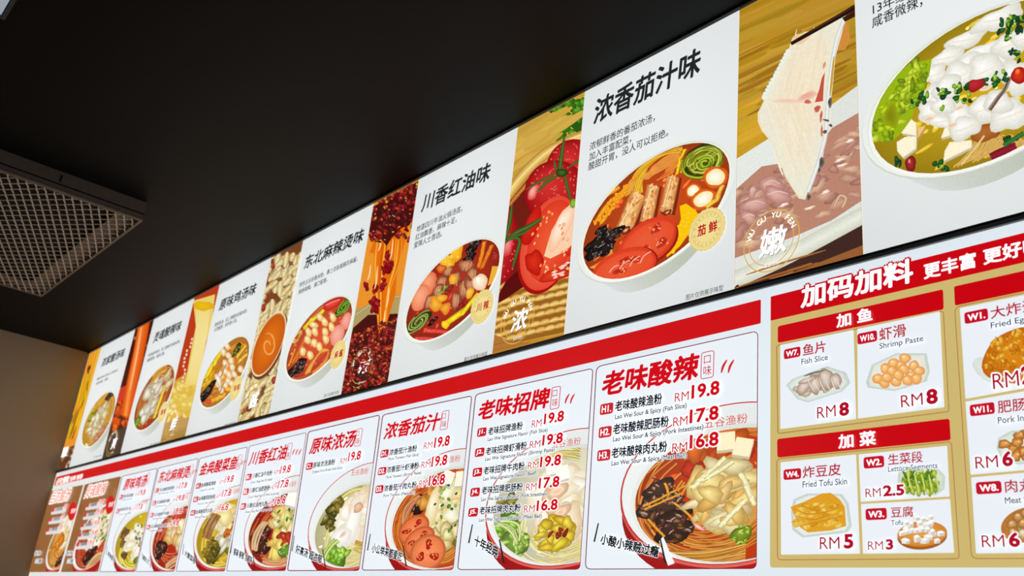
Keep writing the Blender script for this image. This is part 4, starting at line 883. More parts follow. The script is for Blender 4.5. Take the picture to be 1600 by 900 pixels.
def brand(p, xl, yb, xr, h): txt(p, '五谷渔粉', xl, yb, xr, h, (206, 84, 62), .0)

def foodA(p, E):       # card 10: sour spicy
    f_noodles(p, E, -.05, .0, .96, 70, (232, 130, 40), .035, 2.0, 5.6, .5); f_strands(p, E, -.6, -.85, .35, -.88, .12, 34, (238, 150, 50), .04, -.12, .5); f_strands(p, E, -.3, .9, .5, .9, .06, 12, (224, 110, 30), .03, .08, .6)
    f_pile(p, E, .0, .55, .4, .25, 16, [(206, 70, 20), (222, 100, 24), (190, 40, 16)], .16, .7, hi=None)
    f_fungus(p, E, -.62, -.05, .3, 24, (110, 70, 52)); f_fungus(p, E, -.5, -.38, .26, 20, (100, 60, 44)); f_fungus(p, E, -.66, .22, .18, 12, (110, 70, 50))
    for a in ((-.85, .0, -.3, .25), (-.85, -.05, -.4, .12), (-.8, -.2, -.6, -.5), (-.6, .3, -.55, .1), (-.5, .0, -.25, -.3)): f_tube(p, E, *a, .035, (240, 150, 30), hi=False)
    p.poly([(-.3, .1), (-.1, .5), (.2, .62), (.5, .3), (.6, -.2), (.4, -.5), (.0, -.58), (-.25, -.3)], (216, 150, 70), E)
    f_pile(p, E, .1, .02, .36, .46, 70, [(248, 218, 144), (252, 232, 180), (236, 190, 100), (244, 206, 124)], .15, .7, 2.2)
    for a in ((-.28, .18, .2, .5), (-.25, .22, .12, .58), (.05, -.45, .35, -.1), (.3, .3, .45, -.2)): f_tube(p, E, *a, .08, (250, 228, 170), .7)
    f_cube(p, E, .12, .78, .15, (252, 240, 200)); f_cube(p, E, .32, .66, .15, (252, 240, 200)); f_leaf(p, E, .3, -.62, .12, .14, 12, (170, 200, 50)); p.blob(-.2, -.42, .1, .03, (255, 226, 210), (220, 110, 90), -.8, T=E)
def foodB(p, E):       # card 9: signature clear soup
    f_noodles(p, E, .1, -.3, .8, 50, (238, 216, 140), .035, 2.6, 5.9, .78); f_strands(p, E, -.4, .85, .4, .85, .1, 14, (230, 206, 120), .04)
    f_pile(p, E, .2, .1, .5, .5, 34, [(248, 244, 234), (240, 232, 216), (246, 226, 206)], .24, .86, 1.7, (255, 255, 255)); f_cube(p, E, -.02, .7, .16, (252, 250, 240)); f_cube(p, E, .12, .55, .14, (252, 250, 240))
    for x, y, rx, ry, g in ((-.05, .1, .14, .28, .2), (.05, .28, .2, .12, .4), (.1, -.1, .2, .1, .6)): p.blob(x, y, rx, ry, (250, 226, 196), (206, 160, 124), g, .12, T=E); p.blob(x, y, rx*.5, ry*.5, (240, 190, 160), (250, 226, 196), g, T=E)
    f_pile(p, E, -.75, .1, .15, .35, 14, [(120, 120, 60), (150, 150, 70)], .09); f_leaf(p, E, -.75, -.25, .22, .3, 24, (140, 196, 60)); f_leaf(p, E, -.62, -.5, .22, .25, 24, (160, 206, 80)); f_strands(p, E, -.9, -.1, -.6, -.5, .06, 6, (200, 226, 130), .04)
    f_pile(p, E, .0, -.45, .26, .25, 34, [(236, 206, 50), (244, 220, 80), (226, 190, 40)], .1); f_pile(p, E, .05, -.42, .2, .15, 5, [(150, 30, 20)], .05, hi=None)
def foodC(p, E):       # card 8: tomato
    f_noodles(p, E, .0, .0, .95, 60, (232, 110, 30), .05, dark=.5); f_strands(p, E, -.1, -.78, .5, -.62, .12, 20, (240, 130, 40), .05, -.1, .5)
    f_fungus(p, E, -.35, .45, .22, 14, (80, 36, 28)); f_pile(p, E, -.2, .5, .15, .15, 6, [(226, 150, 60)], .12); f_strands(p, E, -.7, .1, -.35, .6, .05, 5, (210, 130, 80), .05)
    f_pile(p, E, .25, .15, .28, .5, 26, [(250, 232, 180), (244, 218, 150), (252, 244, 210)], .18, .8); p.blob(-.1, .3, .14, .42, (252, 246, 220), (226, 196, 130), -.2, .1, T=E); f_pile(p, E, .2, -.35, .25, .15, 8, [(250, 226, 160)], .16)
    f_cube(p, E, .22, .78, .17, (252, 246, 222)); f_cube(p, E, .5, .7, .17, (252, 246, 222)); f_onion(p, E, .2, .2, .25, .5, 26, .04); f_leaf(p, E, .5, -.55, .14, .2, 12, (160, 200, 50))
    for x, y in ((-.5, -.05), (-.38, -.32)): f_tomato(p, E, x, y, .34, .28, .4, (222, 110, 60))
    f_tomato(p, E, -.2, -.6, .36, .4, .8, (226, 120, 70))
def foodD(p, E):       # card 7: plain broth with greens
    f_noodles(p, E, .1, -.2, .85, 40, (238, 220, 140), .04, dark=.8); f_strands(p, E, -.3, .85, .4, .9, .12, 12, (236, 216, 110), .06)
    f_pile(p, E, -.55, .45, .14, .35, 30, [(120, 120, 40), (90, 90, 30), (150, 140, 50)], .09, .45, 1.5); f_pile(p, E, -.4, .75, .12, .15, 8, [(140, 130, 40)], .1, .5)
    f_pile(p, E, .1, .2, .4, .55, 34, [(250, 250, 244), (244, 240, 230), (248, 234, 222)], .24, .88, 1.7, (255, 255, 255)); p.blob(.05, .1, .2, .6, (255, 255, 252), (226, 222, 210), -.25, .1, 20, T=E); p.blob(-.25, -.15, .26, .25, (255, 255, 252), (226, 222, 210), 0, .1, 20, T=E)
    p.blob(.2, .45, .14, .12, (244, 206, 170), (206, 150, 116), .2, T=E); p.blob(-.2, -.1, .12, .06, (230, 180, 150), (246, 230, 216), .4, T=E)
    f_leaf(p, E, -.45, -.65, .35, .32, 34, (140, 196, 50)); f_strands(p, E, -.75, -.7, -.35, -.2, .1, 8, (190, 220, 110), .07); f_strands(p, E, .1, -.45, .6, -.6, .1, 16, (226, 180, 80), .04, -.1, .6)
def foodE(p, E):       # card 6: red oil
    f_noodles(p, E, .0, .0, .95, 60, (214, 90, 40), .055, dark=.5); f_strands(p, E, -.5, -.7, .4, -.9, .15, 22, (240, 150, 90), .06, -.12, .5); f_fungus(p, E, -.55, .05, .3, 16, (120, 60, 46)); f_fungus(p, E, -.5, -.3, .24, 12, (110, 50, 40)); f_strands(p, E, -.75, -.3, -.4, .4, .1, 8, (240, 180, 130), .06)
    f_pile(p, E, .2, .1, .35, .5, 40, [(248, 224, 140), (240, 200, 110), (250, 236, 180), (230, 170, 70)], .18, .7); f_pile(p, E, -.05, -.35, .18, .25, 10, [(248, 216, 110)], .2, .7); f_pile(p, E, .2, -.25, .15, .12, 6, [(190, 50, 26)], .12)
    f_cube(p, E, .5, .75, .3, (255, 250, 240)); f_leaf(p, E, .3, -.65, .28, .2, 20, (140, 196, 70)); f_onion(p, E, .2, .3, .3, .3, 12, .05)
def foodF(p, E):       # card 5: golden pickled fish
    f_noodles(p, E, .0, -.1, .9, 40, (232, 196, 60), .06, dark=.7); f_pile(p, E, .1, .2, .4, .5, 34, [(250, 240, 200), (246, 226, 160), (252, 246, 220)], .22, .78); f_strands(p, E, -.6, .1, -.2, .7, .15, 10, (150, 90, 40), .07, .1, .5)
    f_pile(p, E, -.35, -.35, .35, .3, 34, [(130, 120, 30), (160, 140, 40), (100, 90, 24)], .12, .5); f_pile(p, E, .1, -.2, .15, .2, 6, [(252, 248, 230)], .18); f_pile(p, E, .3, .1, .3, .3, 8, [(200, 100, 30)], .08, hi=None); f_leaf(p, E, .25, -.5, .2, .16, 10, (170, 176, 40))
def foodG(p, E):       # card 4
    f_noodles(p, E, .0, .0, .95, 46, (206, 80, 40), .065, dark=.5); f_fungus(p, E, -.6, -.1, .3, 14, (90, 44, 34)); f_pile(p, E, .1, .15, .35, .5, 30, [(250, 236, 200), (246, 220, 170), (230, 180, 110)], .22, .7)
    f_strands(p, E, -.4, -.8, .4, -.75, .12, 12, (244, 170, 120), .07); f_leaf(p, E, .5, -.45, .14, .3, 10, (160, 200, 60)); f_pile(p, E, .3, .75, .3, .12, 8, [(214, 60, 30)], .15)
def foodH(p, E):       # card 3
    f_noodles(p, E, .0, -.3, .8, 30, (226, 210, 80), .06, dark=.8); f_pile(p, E, -.5, .2, .15, .5, 24, [(150, 100, 60), (120, 90, 50)], .12, .6); f_pile(p, E, .05, .1, .35, .5, 30, [(250, 250, 240), (240, 236, 220)], .24, .85, 1.5, (255, 255, 255))
    f_leaf(p, E, .2, -.7, .3, .2, 16, (150, 206, 70)); p.blob(.2, -.15, .1, .12, (220, 200, 150), (90, 80, 50), 0, T=E); f_onion(p, E, .1, .2, .3, .4, 16, .05)
def foodI(p, E):       # card 2
    f_noodles(p, E, .0, -.1, .95, 40, (206, 80, 40), .07, dark=.5); f_pile(p, E, .1, .25, .5, .55, 36, [(250, 246, 230), (240, 226, 200), (250, 236, 216)], .2, .8); f_onion(p, E, .1, .2, .4, .5, 30, .06); f_fungus(p, E, -.35, -.45, .3, 12, (90, 30, 24)); f_strands(p, E, -.5, -.85, .3, -.9, .1, 10, (230, 180, 120), .07); f_leaf(p, E, .6, -.45, .25, .35, 16, (150, 200, 40))
def foodJ(p, E):       # card 1
    f_noodles(p, E, .0, -.1, .95, 40, (226, 150, 60), .07, dark=.6); f_pile(p, E, .1, .3, .4, .6, 34, [(250, 240, 216), (246, 220, 170), (252, 246, 230)], .22, .8); f_pile(p, E, -.4, .2, .2, .2, 8, [(240, 140, 30)], .16); f_fungus(p, E, -.3, -.6, .28, 10, (120, 60, 36)); f_leaf(p, E, .55, -.55, .3, .3, 18, (150, 190, 40)); f_tube(p, E, -.1, -.6, .7, .0, .16, (250, 190, 40))

RMK = 0
def rows(p, spec):
    for r in spec: price_row(p, *r)

# card 10
o = card(10, 'largest red bordered card at the right end, bowl of sour spicy noodles, three prices'); q = inset(CARDS[10], .006)
p = Pic(YC-.0002, rrect(q, .035), seed=40); lower_bowl(p, None, Ell(1150, 768, 181, 141, -.12), Ell(1150, 773, 158, 105, -.16), (206, 62, 16), foodA); brand(p, 1100, 670, 1168, 15); lab(p.build('bowl_picture', o, M_FOOD), 'bowl of red sour spicy noodle soup')
p = Pic(YC-.005); txt(p, '老味酸辣', 938.3, 620.5, 1090, 39, REDT, .035, slant=.08); kouwei(p, 1095, 592.5, 1114.5, 41, 1.2); chili(p, 1127, 583, 2, 12); lab(p.build('title_lettering', o), 'red title lettering')
p = Pic(YC-.0052)
rows(p, [('H1.', '老味酸辣渔粉', 'Lao Wei Sour & Spicy (Fish Slice)', '19.8', 937, 957.5, 649, 17, 960.7, 1034, 643.5, 17, 960.7, 1072.6, 657.5, 9.5, 1054, 1076, 628.4, 14, 1080, 1124, 623.7, 22),
 ('H2.', '老味酸辣肥肠粉', 'Lao Wei Sour & Spicy (Pork Intestines)', '17.8', 935, 955, 685, 17, 957.4, 1044.6, 679.5, 17, 957.4, 1099, 692.5, 9.5, 1051.6, 1074, 666.6, 14, 1077, 1122.6, 662, 22),
 ('H3.', '老味酸辣肉丸粉', 'Lao Wei Sour & Spicy (Meat Ball)', '16.8', 932.6, 953, 721, 17, 955, 1042, 716.5, 17, 955, 1072.6, 730, 9.5, 1050, 1073.6, 707, 14, 1077, 1122.6, 701.6, 22)])
p.poly([(1030, 846), (1036, 838), (1054, 880), (1044, 884)], WH); slogan(p, '小酸小辣贼过瘾', 937, 850, 1028, 872, 17, 9); p.build('slogan', o)
# card 9
o = card(9, 'red bordered card with five priced dishes and a pale broth bowl'); q = inset(CARDS[9], .006)
p = Pic(YC-.0002, rrect(q, .035), seed=41); lower_bowl(p, None, Ell(890, 787, 132, 119, -.2), Ell(890, 790, 119, 91, -.2), (240, 234, 206), foodB); brand(p, 862, 701, 907, 12); lab(p.build('bowl_picture', o, M_FOOD), 'bowl of pale broth with greens')
p = Pic(YC-.005); txt(p, '老味招牌', 745, 658, 856, 31, REDT, .035, slant=.08); kouwei(p, 859.5, 640, 873, 34, 1.1); chili(p, 883, 631, 2, 9); lab(p.build('title_lettering', o), 'red title lettering')
p = Pic(YC-.0052)
nm = [('渔粉', '(Fish Slice)', '19.8'), ('虾滑粉', '(Shrimp Paste)', '19.8'), ('牛肉粉', '(Beef)', '19.8'), ('肥肠粉', '(Pork Intestines)', '17.8'), ('肉丸粉', '(Meat Ball)', '16.8')]
k = 1/2.81
B9 = [(42, 82, 290), (32, 73, 378), (22, 63, 465), (12, 53, 552), (3, 45, 640)]
T9 = [(90, 242, 282), (80, 260, 370), (70, 250, 455), (62, 242, 542), (52, 233, 630)]
E9 = [(88, 352, 313), (78, 383, 399), (70, 303, 486), (60, 350, 576), (50, 327, 666)]
R9 = [(282, 325, 249), (273, 320, 340), (265, 312, 432), (257, 303, 526), (248, 295, 622)]
P9 = [(335, 423, 234), (328, 418, 328), (318, 410, 423), (312, 403, 516), (303, 395, 615)]
for i in range(5):
    X = lambda v: 730+v*k
    Yy = lambda v: 580+v*k
    price_row(p, 'J%d.' % (i+1), '老味招牌'+nm[i][0], 'Lao Wei Signature Flavor '+nm[i][1], nm[i][2], X(B9[i][0]), X(B9[i][1]), Yy(B9[i][2]), 13.5, X(T9[i][0]), X(T9[i][1]), Yy(T9[i][2]), 12.8, X(E9[i][0]), X(E9[i][1]), Yy(E9[i][2]), 7.6, X(R9[i][0]), X(R9[i][1]), Yy(R9[i][2]), 11.5, X(P9[i][0]), X(P9[i][1]), Yy(P9[i][2]), 17)
slogan(p, '十年经典', 740, 852, 777, 872, 17, 8); p.build('slogan', o)
# cards 8 to 3
def small_card(i, label, piclabel, O, I, broth, food, br, title, kw, ch, codes, names, engs, prices, ox, oy, k, B, bh, T, th, EE, eh, R, rh, PP, ph, slo, dark=None):
    o = card(i, label, *( [dark, None] if dark else [])); q = inset(CARDS[i], .006)
    p = Pic(YC-.0002, rrect(q, .035), seed=40+i); lower_bowl(p, None, O, I, broth, food)
    if br: brand(p, *br)
    lab(p.build('bowl_picture', o, M_FOOD), piclabel)
    p = Pic(YC-.005); txt(p, *title, REDT, .03, slant=.1)
    if kw: kouwei(p, *kw)
    if ch: chili(p, *ch)
    lab(p.build('title_lettering', o), 'red title lettering')
    p = Pic(YC-.0052); X = lambda v: ox+v/k; Yy = lambda v: oy+v/k
    for j in range(len(names)):
        price_row(p, codes[j], names[j], engs[j], prices[j], X(B[j][0]), X(B[j][1]), Yy(B[j][2]), bh, X(T[j][0]), X(T[j][1]), Yy(T[j][2]), th, X(EE[j][0]), X(EE[j][1]), Yy(EE[j][2]), eh, X(R[j][0]), X(R[j][1]), Yy(R[j][2]), rh, X(PP[j][0]), X(PP[j][1]), Yy(PP[j][2]), ph)
    if slo: slogan(p, *slo)
    p.build('slogan', o); return o
small_card(8, 'red bordered card with a tomato noodle bowl and sliced tomatoes', 'bowl of tomato noodle soup', Ell(700, 806, 99, 106, -.25), Ell(701, 810, 88, 78, -.25), (216, 80, 24), foodC, (684, 726, 718.5, 11),
 ('浓香茄汁', 598, 688, 684.6, 27), (687.5, 672, 698.5, 29, .9), None, ('D1.', 'D2.', 'D3.'), ('浓香茄汁渔粉', '浓香茄汁虾滑粉', '浓香茄汁肉丸粉'), ('Pure Tomato (Fish Slice)', 'Pure Tomato (Shrimp Paste)', 'Pure Tomato (Meat Ball)'), ('19.8', '19.8', '16.8'),
 560, 610, 3.105, [(105, 143, 328), (93, 132, 413), (80, 118, 500)], 12, [(148, 282, 318), (135, 292, 402), (122, 280, 492)], 10.5, [(145, 292, 345), (133, 305, 433), (120, 273, 523)], 6.2,
 [(315, 357, 286), (303, 348, 379), (292, 333, 470)], 10.5, [(365, 440, 280), (352, 428, 372), (338, 417, 465)], 16.5, ('小公举来都爱吃', 580, 863, 627, 878, 15, 6))
small_card(7, 'red bordered card with a single price and a white soup bowl with greens', 'bowl of clear soup with greens', Ell(565, 808, 84, 87, -.3), Ell(562, 821, 70, 65, -.3), (236, 228, 170), foodD, (548, 744, 575, 10),
 ('原味浓汤', 481.8, 711, 552, 26), (553.5, 697.8, 562.5, 27, .8), None, ('C1.',), ('原味浓汤渔粉',), ('Original Pork Broth (Fish Slice)',), ('19.8',),
 450, 640, 3.46, [(95, 130, 328)], 11, [(133, 252, 318)], 9.6, [(128, 292, 350)], 5.4, [(280, 315, 297)], 9.8, [(322, 390, 281)], 14.5, ('好高汤 超浓郁', 461, 864, 502, 882, 14, 5))
small_card(6, 'red bordered card with a red oil noodle bowl, left of the single price card', 'bowl of red oil noodles', Ell(447, 823, 66, 81, -.3), Ell(446, 827, 58, 58, -.3), (176, 30, 18), foodE, (446, 762, 462, 9),
 ('川香红油', 387, 728.5, 444.5, 23), (445.3, 718.5, 452.5, 25, .7), (457, 711, 3, 5.5), ('B1.', 'B2.', 'B3.'), ('川香红油牛肉粉', '川香红油肥肠粉', '川香红油肉丸粉'), ('Chuan Xiang Red Oil (Beef)', 'Chuan Xiang Red Oil (Pork Intestines)', 'Chuan Xiang Red Oil (Meat Ball)'), ('19.8', '17.8', '16.8'),
 270, 670, 3.914, [(443, 477, 317), (427, 460, 406), (410, 443, 496)], 9.8, [(482, 607, 305), (465, 592, 394), (448, 577, 487)], 8.2, [(475, 607, 340), (458, 650, 430), (440, 605, 520)], 4.8,
 [(617, 650, 283), (603, 635, 377), (583, 617, 473)], 8, [(653, 717, 277), (640, 703, 365), (620, 685, 465)], 12.5, ('够麻 够辣 才够味', 364, 867, 393, 882, 12, 4))
small_card(5, 'red bordered card with a golden pickled cabbage fish bowl', 'bowl of golden soup with pickled cabbage', Ell(360, 828, 58, 71, -.32), Ell(360, 833, 53, 54, -.32), (226, 180, 30), foodF, (361, 772, 373, 8),
 ('金典酸菜鱼', 309.6, 744, 367.5, 21), (368.5, 733.5, 374, 22, .6), (377, 727, 2, 4.5), ('A1.', 'A2.', 'A3.'), ('金典酸菜渔粉', '金典酸菜肥肠粉', '金典酸菜肉丸粉'), ('Pickled Fish (Fish Slice)', 'Pickled Fish (Pork)', 'Pickled (Meat Ball)'), ('19.8', '17.8', '16.8'),
 270, 670, 3.914, [(138, 168, 368), (122, 152, 450), (105, 135, 532)], 8.5, [(170, 262, 359), (155, 258, 441), (137, 240, 523)], 7, [(165, 255, 388), (150, 255, 470), (132, 222, 552)], 4,
 [(283, 312, 342), (265, 297, 428), (248, 280, 513)], 7, [(315, 368, 333), (298, 353, 418), (282, 335, 504)], 11, ('大酸菜哦', 288, 868, 304, 882, 9.5, 3))
small_card(4, 'red bordered card with a spicy hot pot noodle bowl and four prices', 'bowl of spicy hot pot noodles', Ell(283, 833, 49, 64, -.34), Ell(283, 840, 45, 50, -.34), (190, 44, 20), foodG, (283, 781, 293, 7),
 ('东北麻辣烫', 245.5, 755.5, 293, 19), (293.8, 746, 298.5, 19, .5), (301, 741, 2, 4), ('E1.', 'E2.', 'E3.', 'E4.'), ('东北麻辣烫肥肠粉', '东北麻辣烫虾滑粉', '东北麻辣烫牛肉粉', '东北麻辣烫肉丸粉'), ('Northeast Spicy (Pork)', 'Northeast Spicy (Shrimp)', 'Northeast Spicy (Beef)', 'Northeast Spicy (Ball)'), ('17.8', '19.8', '19.8', '19.8'),
 40, 700, 4, [(805, 829, 282), (788, 812, 360), (772, 796, 435), (752, 776, 510)], 7, [(835, 928, 275), (818, 900, 352), (800, 895, 430), (782, 875, 503)], 6, [(828, 930, 295), (810, 880, 375), (792, 880, 452), (775, 850, 527)], 3.6,
 [(933, 955, 262), (915, 938, 340), (898, 920, 420), (880, 902, 495)], 6, [(958, 1005, 256), (940, 990, 334), (922, 975, 414), (905, 955, 489)], 9.5, ('飞越东北', 220, 871, 232, 883, 8, 2.5))
small_card(3, 'red bordered card with a yellow chicken soup bowl and two prices', 'bowl of yellow chicken soup', Ell(221, 838, 45, 59, -.36), Ell(221, 844, 41, 45, -.36), (222, 190, 40), foodH, (221, 788, 230, 7),
 ('原味鸡汤', 190.7, 767, 226, 19), (227, 757, 231, 18, .5), None, ('F1.', 'F2.'), ('原味鸡汤渔粉', '原味鸡汤肉丸粉'), ('Chicken Soup (Fish)', 'Chicken Soup (Ball)'), ('19.8', '17.8'),
 40, 700, 4, [(583, 605, 322), (562, 584, 410)], 7, [(608, 672, 315), (588, 657, 398)], 6, [(600, 665, 335), (580, 660, 425)], 3.6,
 [(680, 700, 305), (665, 686, 392)], 5.5, [(703, 745, 300), (690, 727, 388)], 9.5, ('鲜掉眉毛', 168, 868, 178, 880, 8, 2.5))
# cards 2 and 1: brown grounds
for i, label, piclabel, O, I, broth, food, ttl, ys, oval in (
 (2, 'brown menu card second from the left wall, red bowl and white title', 'bowl of red soup with white fish', Ell(152, 838, 39, 56, -.62), Ell(152, 839, 35, 50, -.62), (206, 70, 30), foodI, ('灵魂酸辣', 131, 778, 162, 19), [(134, 793), (130, 808), (126, 824), (122, 839), (118.5, 854)], (171.7, 788.7)),
 (1, 'brown menu card leftmost at the wall, orange soup bowl and white title', 'bowl of orange soup', Ell(106, 842, 35, 52, -.66), Ell(106, 842, 32, 47, -.66), (232, 150, 50), foodJ, ('巨浓酸汤', 76.7, 787, 106, 18), [(80, 800), (76, 815), (72, 831)], (112.8, 798.7))):
    o = card(i, label, (148, 98, 54), None); q = inset(CARDS[i], .006)
    p = Pic(YC-.0002, rrect(q, .035), seed=60+i)
    for k in range(20): p.blob(p.r.uniform(q[3][0], q[1][0]), p.r.uniform(q[1][1], 893), 9, 12, jit(p.r, (150, 100, 56), 14), (150, 100, 56), .3, .3, 10)
    lower_bowl(p, 'brown', O, I, broth, food); lab(p.build('bowl_picture', o, M_FOOD), piclabel)
    p = Pic(YC-.005); txt(p, *ttl, (206, 70, 60), .01, (246, 240, 234), .13, slant=.1)
    ov = Ell(oval[0], oval[1], 6.5, 14.5, -.3); p.poly(ov.rim(), (206, 24, 24)); txt(p, '热销', oval[0]-3, oval[1]+4, oval[0]+4, 8, (255, 236, 230), .01); lab(p.build('title_lettering', o), 'white backed title and red oval sticker')
    p = Pic(YC-.0052)
    for j, (x, y) in enumerate(ys):
        L = 30 if i == 2 else 26
        ink(p, quad(x-1, y+4.5, x+L*.85, 10), (222, 218, 218), .2)
        ink(p, quad(x, y, x+4.5, 6), (206, 60, 60), .2); txt(p, ('灵魂酸辣粉' if i == 2 else '巨浓酸汤粉'), x+6, y-1, x+17, 5.5, (60, 64, 74), .02); txt(p, '19.8', x+19, rowy(x, y-1, x+19), x+L-2, 8, (206, 60, 60), .03, (244, 236, 234), .08)
    slx = CARDS[i][3][0]+8
    txt(p, '香辣', slx, 868, slx+9, 7, (60, 60, 60), .02, WH, .1); txt(p, '过瘾', slx+1, 880, slx+11, 7, (60, 60, 60), .02, WH, .1)
    p.build('price_lines', o)

# ------------------------------------------------------------------ gold board of extras
GOLD = (204, 182, 112); YG = YL-.0010; YGC = YG-.0008
def fr(x0, y0, x1): return (x1, rowy(x0, y0, x1))
GX = 1860
gold = lab(prism_r('extras_board', [(1204.2, 463.5), fr(1204.2, 463.5, GX), (GX+45, 886.6), (1203, 887)], GOLD, low, .012, YG), 'gold price board of extra toppings at the right end')
hb = lab(prism_r('header_band', [(1204.2, 463.5), fr(1204.2, 463.5, GX), fr(1204, 501, GX+3), (1204, 501)], (200, 6, 16), gold, .05, YGC, YG-.0001), 'red band with white lettering across the top of the gold board')
p = Pic(YGC-.0006); txt(p, '加码加料', 1250.8, 482.5, 1427, 36, (248, 248, 252), .035, (190, 6, 22), .075, slant=.04); txt(p, '更丰富', 1443.4, 437, 1525.5, 24.5, (248, 248, 252), .03, slant=.03); txt(p, '更好吃', 1536.7, 414.5, 1630, 24.5, (248, 248, 252), .03, slant=.03)
lab(p.build('lettering', gold), 'bold white header lettering outlined in red')
def sub(q, col, name, label=None, r=.03): 
    o = prism_r(name, q, col, gold, r, YGC, YG-.0001)
    if label: lab(o, label)
    return o
HD = (198, 4, 16)
sub([(1215.2, 509.8), (1473.3, 452), (1474.3, 483.2), (1215.3, 535.8)], HD, 'section_band', 'upper red section band', .14)
sub([(1214.2, 686), (1483.3, 654), (1485.3, 687.6), (1214.6, 715)], HD, 'section_band', 'lower red section band', .14)
sub([(1490.5, 447.6), fr(1490.5, 447.6, 1800), fr(1492, 477.4, 1802), (1492, 477.4)], HD, 'section_band', 'red section band at the right end', .1)
CW = (232, 238, 245)
cells = [[(1219, 539), (1333.3, 515.3), (1337.4, 654.5), (1219.2, 670.3)], [(1339.3, 514), (1468.3, 486.7), (1475.2, 636), (1340.5, 653.8)],
 [(1219.6, 722.3), (1337.3, 710), (1343.2, 865), (1220.4, 866.5)], [(1341.7, 710), (1479.5, 696.5), (1483.3, 775.6), (1344.8, 784)],
 [(1345.3, 787.6), (1484, 779.6), (1490.5, 863.6), (1348.4, 865)],
 [(1499.7, 481.5), fr(1499.7, 481.5, 1650), (1664, 595), (1508.4, 623)], [(1508.5, 627.6), (1664.2, 600), (1675, 728), (1516.5, 741.7)], [(1517.4, 746), (1675.4, 732), (1688, 862.5), (1525, 864.7)],
 [(1655, rowy(1499.7, 481.5, 1655)), fr(1499.7, 481.5, 1800), (1822, 560), (1669, 594)], [(1669.2, 599), (1822.3, 564), (1838, 714), (1680, 727)], [(1680.4, 731), (1838.3, 718), (1852, 861), (1693, 862.3)]]
for i, q in enumerate(cells): sub(q, CW, 'price_cell', None, .012)
p = Pic(YG-.0003); BR = (166, 92, 48)
outline(p, rrect([(1213.5, 540), (1473.9, 486), (1482.8, 643), (1215.4, 677.5)], .03), 1.1, BR); outline(p, rrect([(1213.8, 717), (1486.5, 690), (1499, 873), (1214.8, 874.8)], .04), 1.1, BR); outline(p, rrect([(1491.5, 480), fr(1491.5, 480, 1806), (1858, 871.5), (1518, 872.8)], .03), 1.1, BR)
p.build('printed_border', gold)
DR = (170, 14, 40); NV = (44, 56, 74)
p = Pic(YGC-.004)
txt(p, '加 鱼', 1307, 512.8, 1363.4, 21.5, WH, .03); txt(p, '加 菜', 1310, 701.5, 1369, 22.5, WH, .03)
lab(p.build('lettering', gold), 'white section names')
p = Pic(YGC-.004)
def item(code, bx0, bx1, by, bh, cn, cx0, cx1, cy, ch, en, ex0, ex1, ey, eh, rx0, rx1, ry, rh, pr, px0, px1, py, ph):
    ink(p, quad(bx0, by, bx1, bh), (194, 14, 40), .25); w_ = bx1-bx0
    txt(p, code, bx0+w_*.13, rowy(bx0, by, bx0+w_*.13)-bh*.2, bx1-w_*.13, bh*.58, (255, 246, 246), .03)
    txt(p, cn, cx0, cy, cx1, ch, DR, .012); txt(p, en, ex0, ey, ex1, eh, NV, .012, (236, 241, 246), .08)
    txt(p, 'RM', rx0, ry, rx1, rh, DR, .0, WH, .07); txt(p, pr, px0, py, px1, ph, DR, .045, WH, .08)
    p.build('price_line', gold); p.V.clear(); p.K.clear(); p.F.clear()
item('W7.', 1224.8, 1250.8, 561.8, 15.5, '鱼片', 1254.5, 1290.3, 556.6, 18, 'Fish Slice', 1252.2, 1293.5, 569.8, 9, 1276.8, 1306, 654.4, 18, '8', 1311.4, 1327, 650.9, 21.5)
item('W10.', 1339.9, 1370.8, 538.8, 17, '虾滑', 1374, 1416, 533, 19.5, 'Shrimp Paste', 1374.4, 1442.8, 548, 11.5, 1408, 1442.3, 636.9, 19, '8', 1447.8, 1466, 632.7, 24)
item('W4.', 1224.2, 1251.8, 750.3, 16.5, '炸豆皮', 1254.5, 1314, 747.5, 18.5, 'Fried Tofu Skin', 1254, 1323.6, 762, 10, 1281, 1312, 858, 18.5, '5', 1318.6, 1333.7, 857.5, 23)
item('W2.', 1349.6, 1381.8, 732.6, 18, '生菜段', 1388, 1442, 727, 17.5, 'Lettuce Segments', 1388, 1465, 740, 11, 1352.4, 1376.4, 777.2, 13.5, '2.5', 1380, 1413.4, 776, 17.5)
item('W3.', 1352.7, 1386, 813, 18, '豆腐', 1392.3, 1427.5, 809, 16.5, 'Tofu', 1392.3, 1411, 820.8, 8, 1356.2, 1380, 859.3, 13.5, '3', 1384.5, 1396, 859, 16.5)
item('W1.', 1507.6, 1544.5, 506.7, 18, '大炸蛋', 1548.5, 1622, 499, 19, 'Fried Egg', 1548.5, 1608, 516, 12, 1552, 1593, 608.3, 24, '2', 1597, 1612, 601, 28)
item('W11.', 1516, 1554.8, 650.9, 18, '肥肠', 1559.5, 1604, 646, 19, 'Pork Intestines', 1559.5, 1646, 662, 10, 1524.5, 1560, 732.5, 18.5, '6', 1566.7, 1583.7, 729.5, 24)
item('W8.', 1525.7, 1565.7, 772.7, 19, '肉丸', 1571, 1616, 770, 20, 'Meat Ball', 1570.5, 1618, 787, 10, 1534.5, 1570, 855, 18.5, '6', 1577, 1594.5, 855, 23)
def tray(p, pts, c=(216, 224, 218), e=(196, 208, 198)):
    p.fan(pts, (232, 238, 234), e); p.fan(inset(pts, .1), (238, 242, 236), c)
def food_pic(name_label, fn, seed):
    p = Pic(YGC-.0004, seed=seed); fn(p); lab(p.build('food_picture', gold, M_FOOD), name_label)
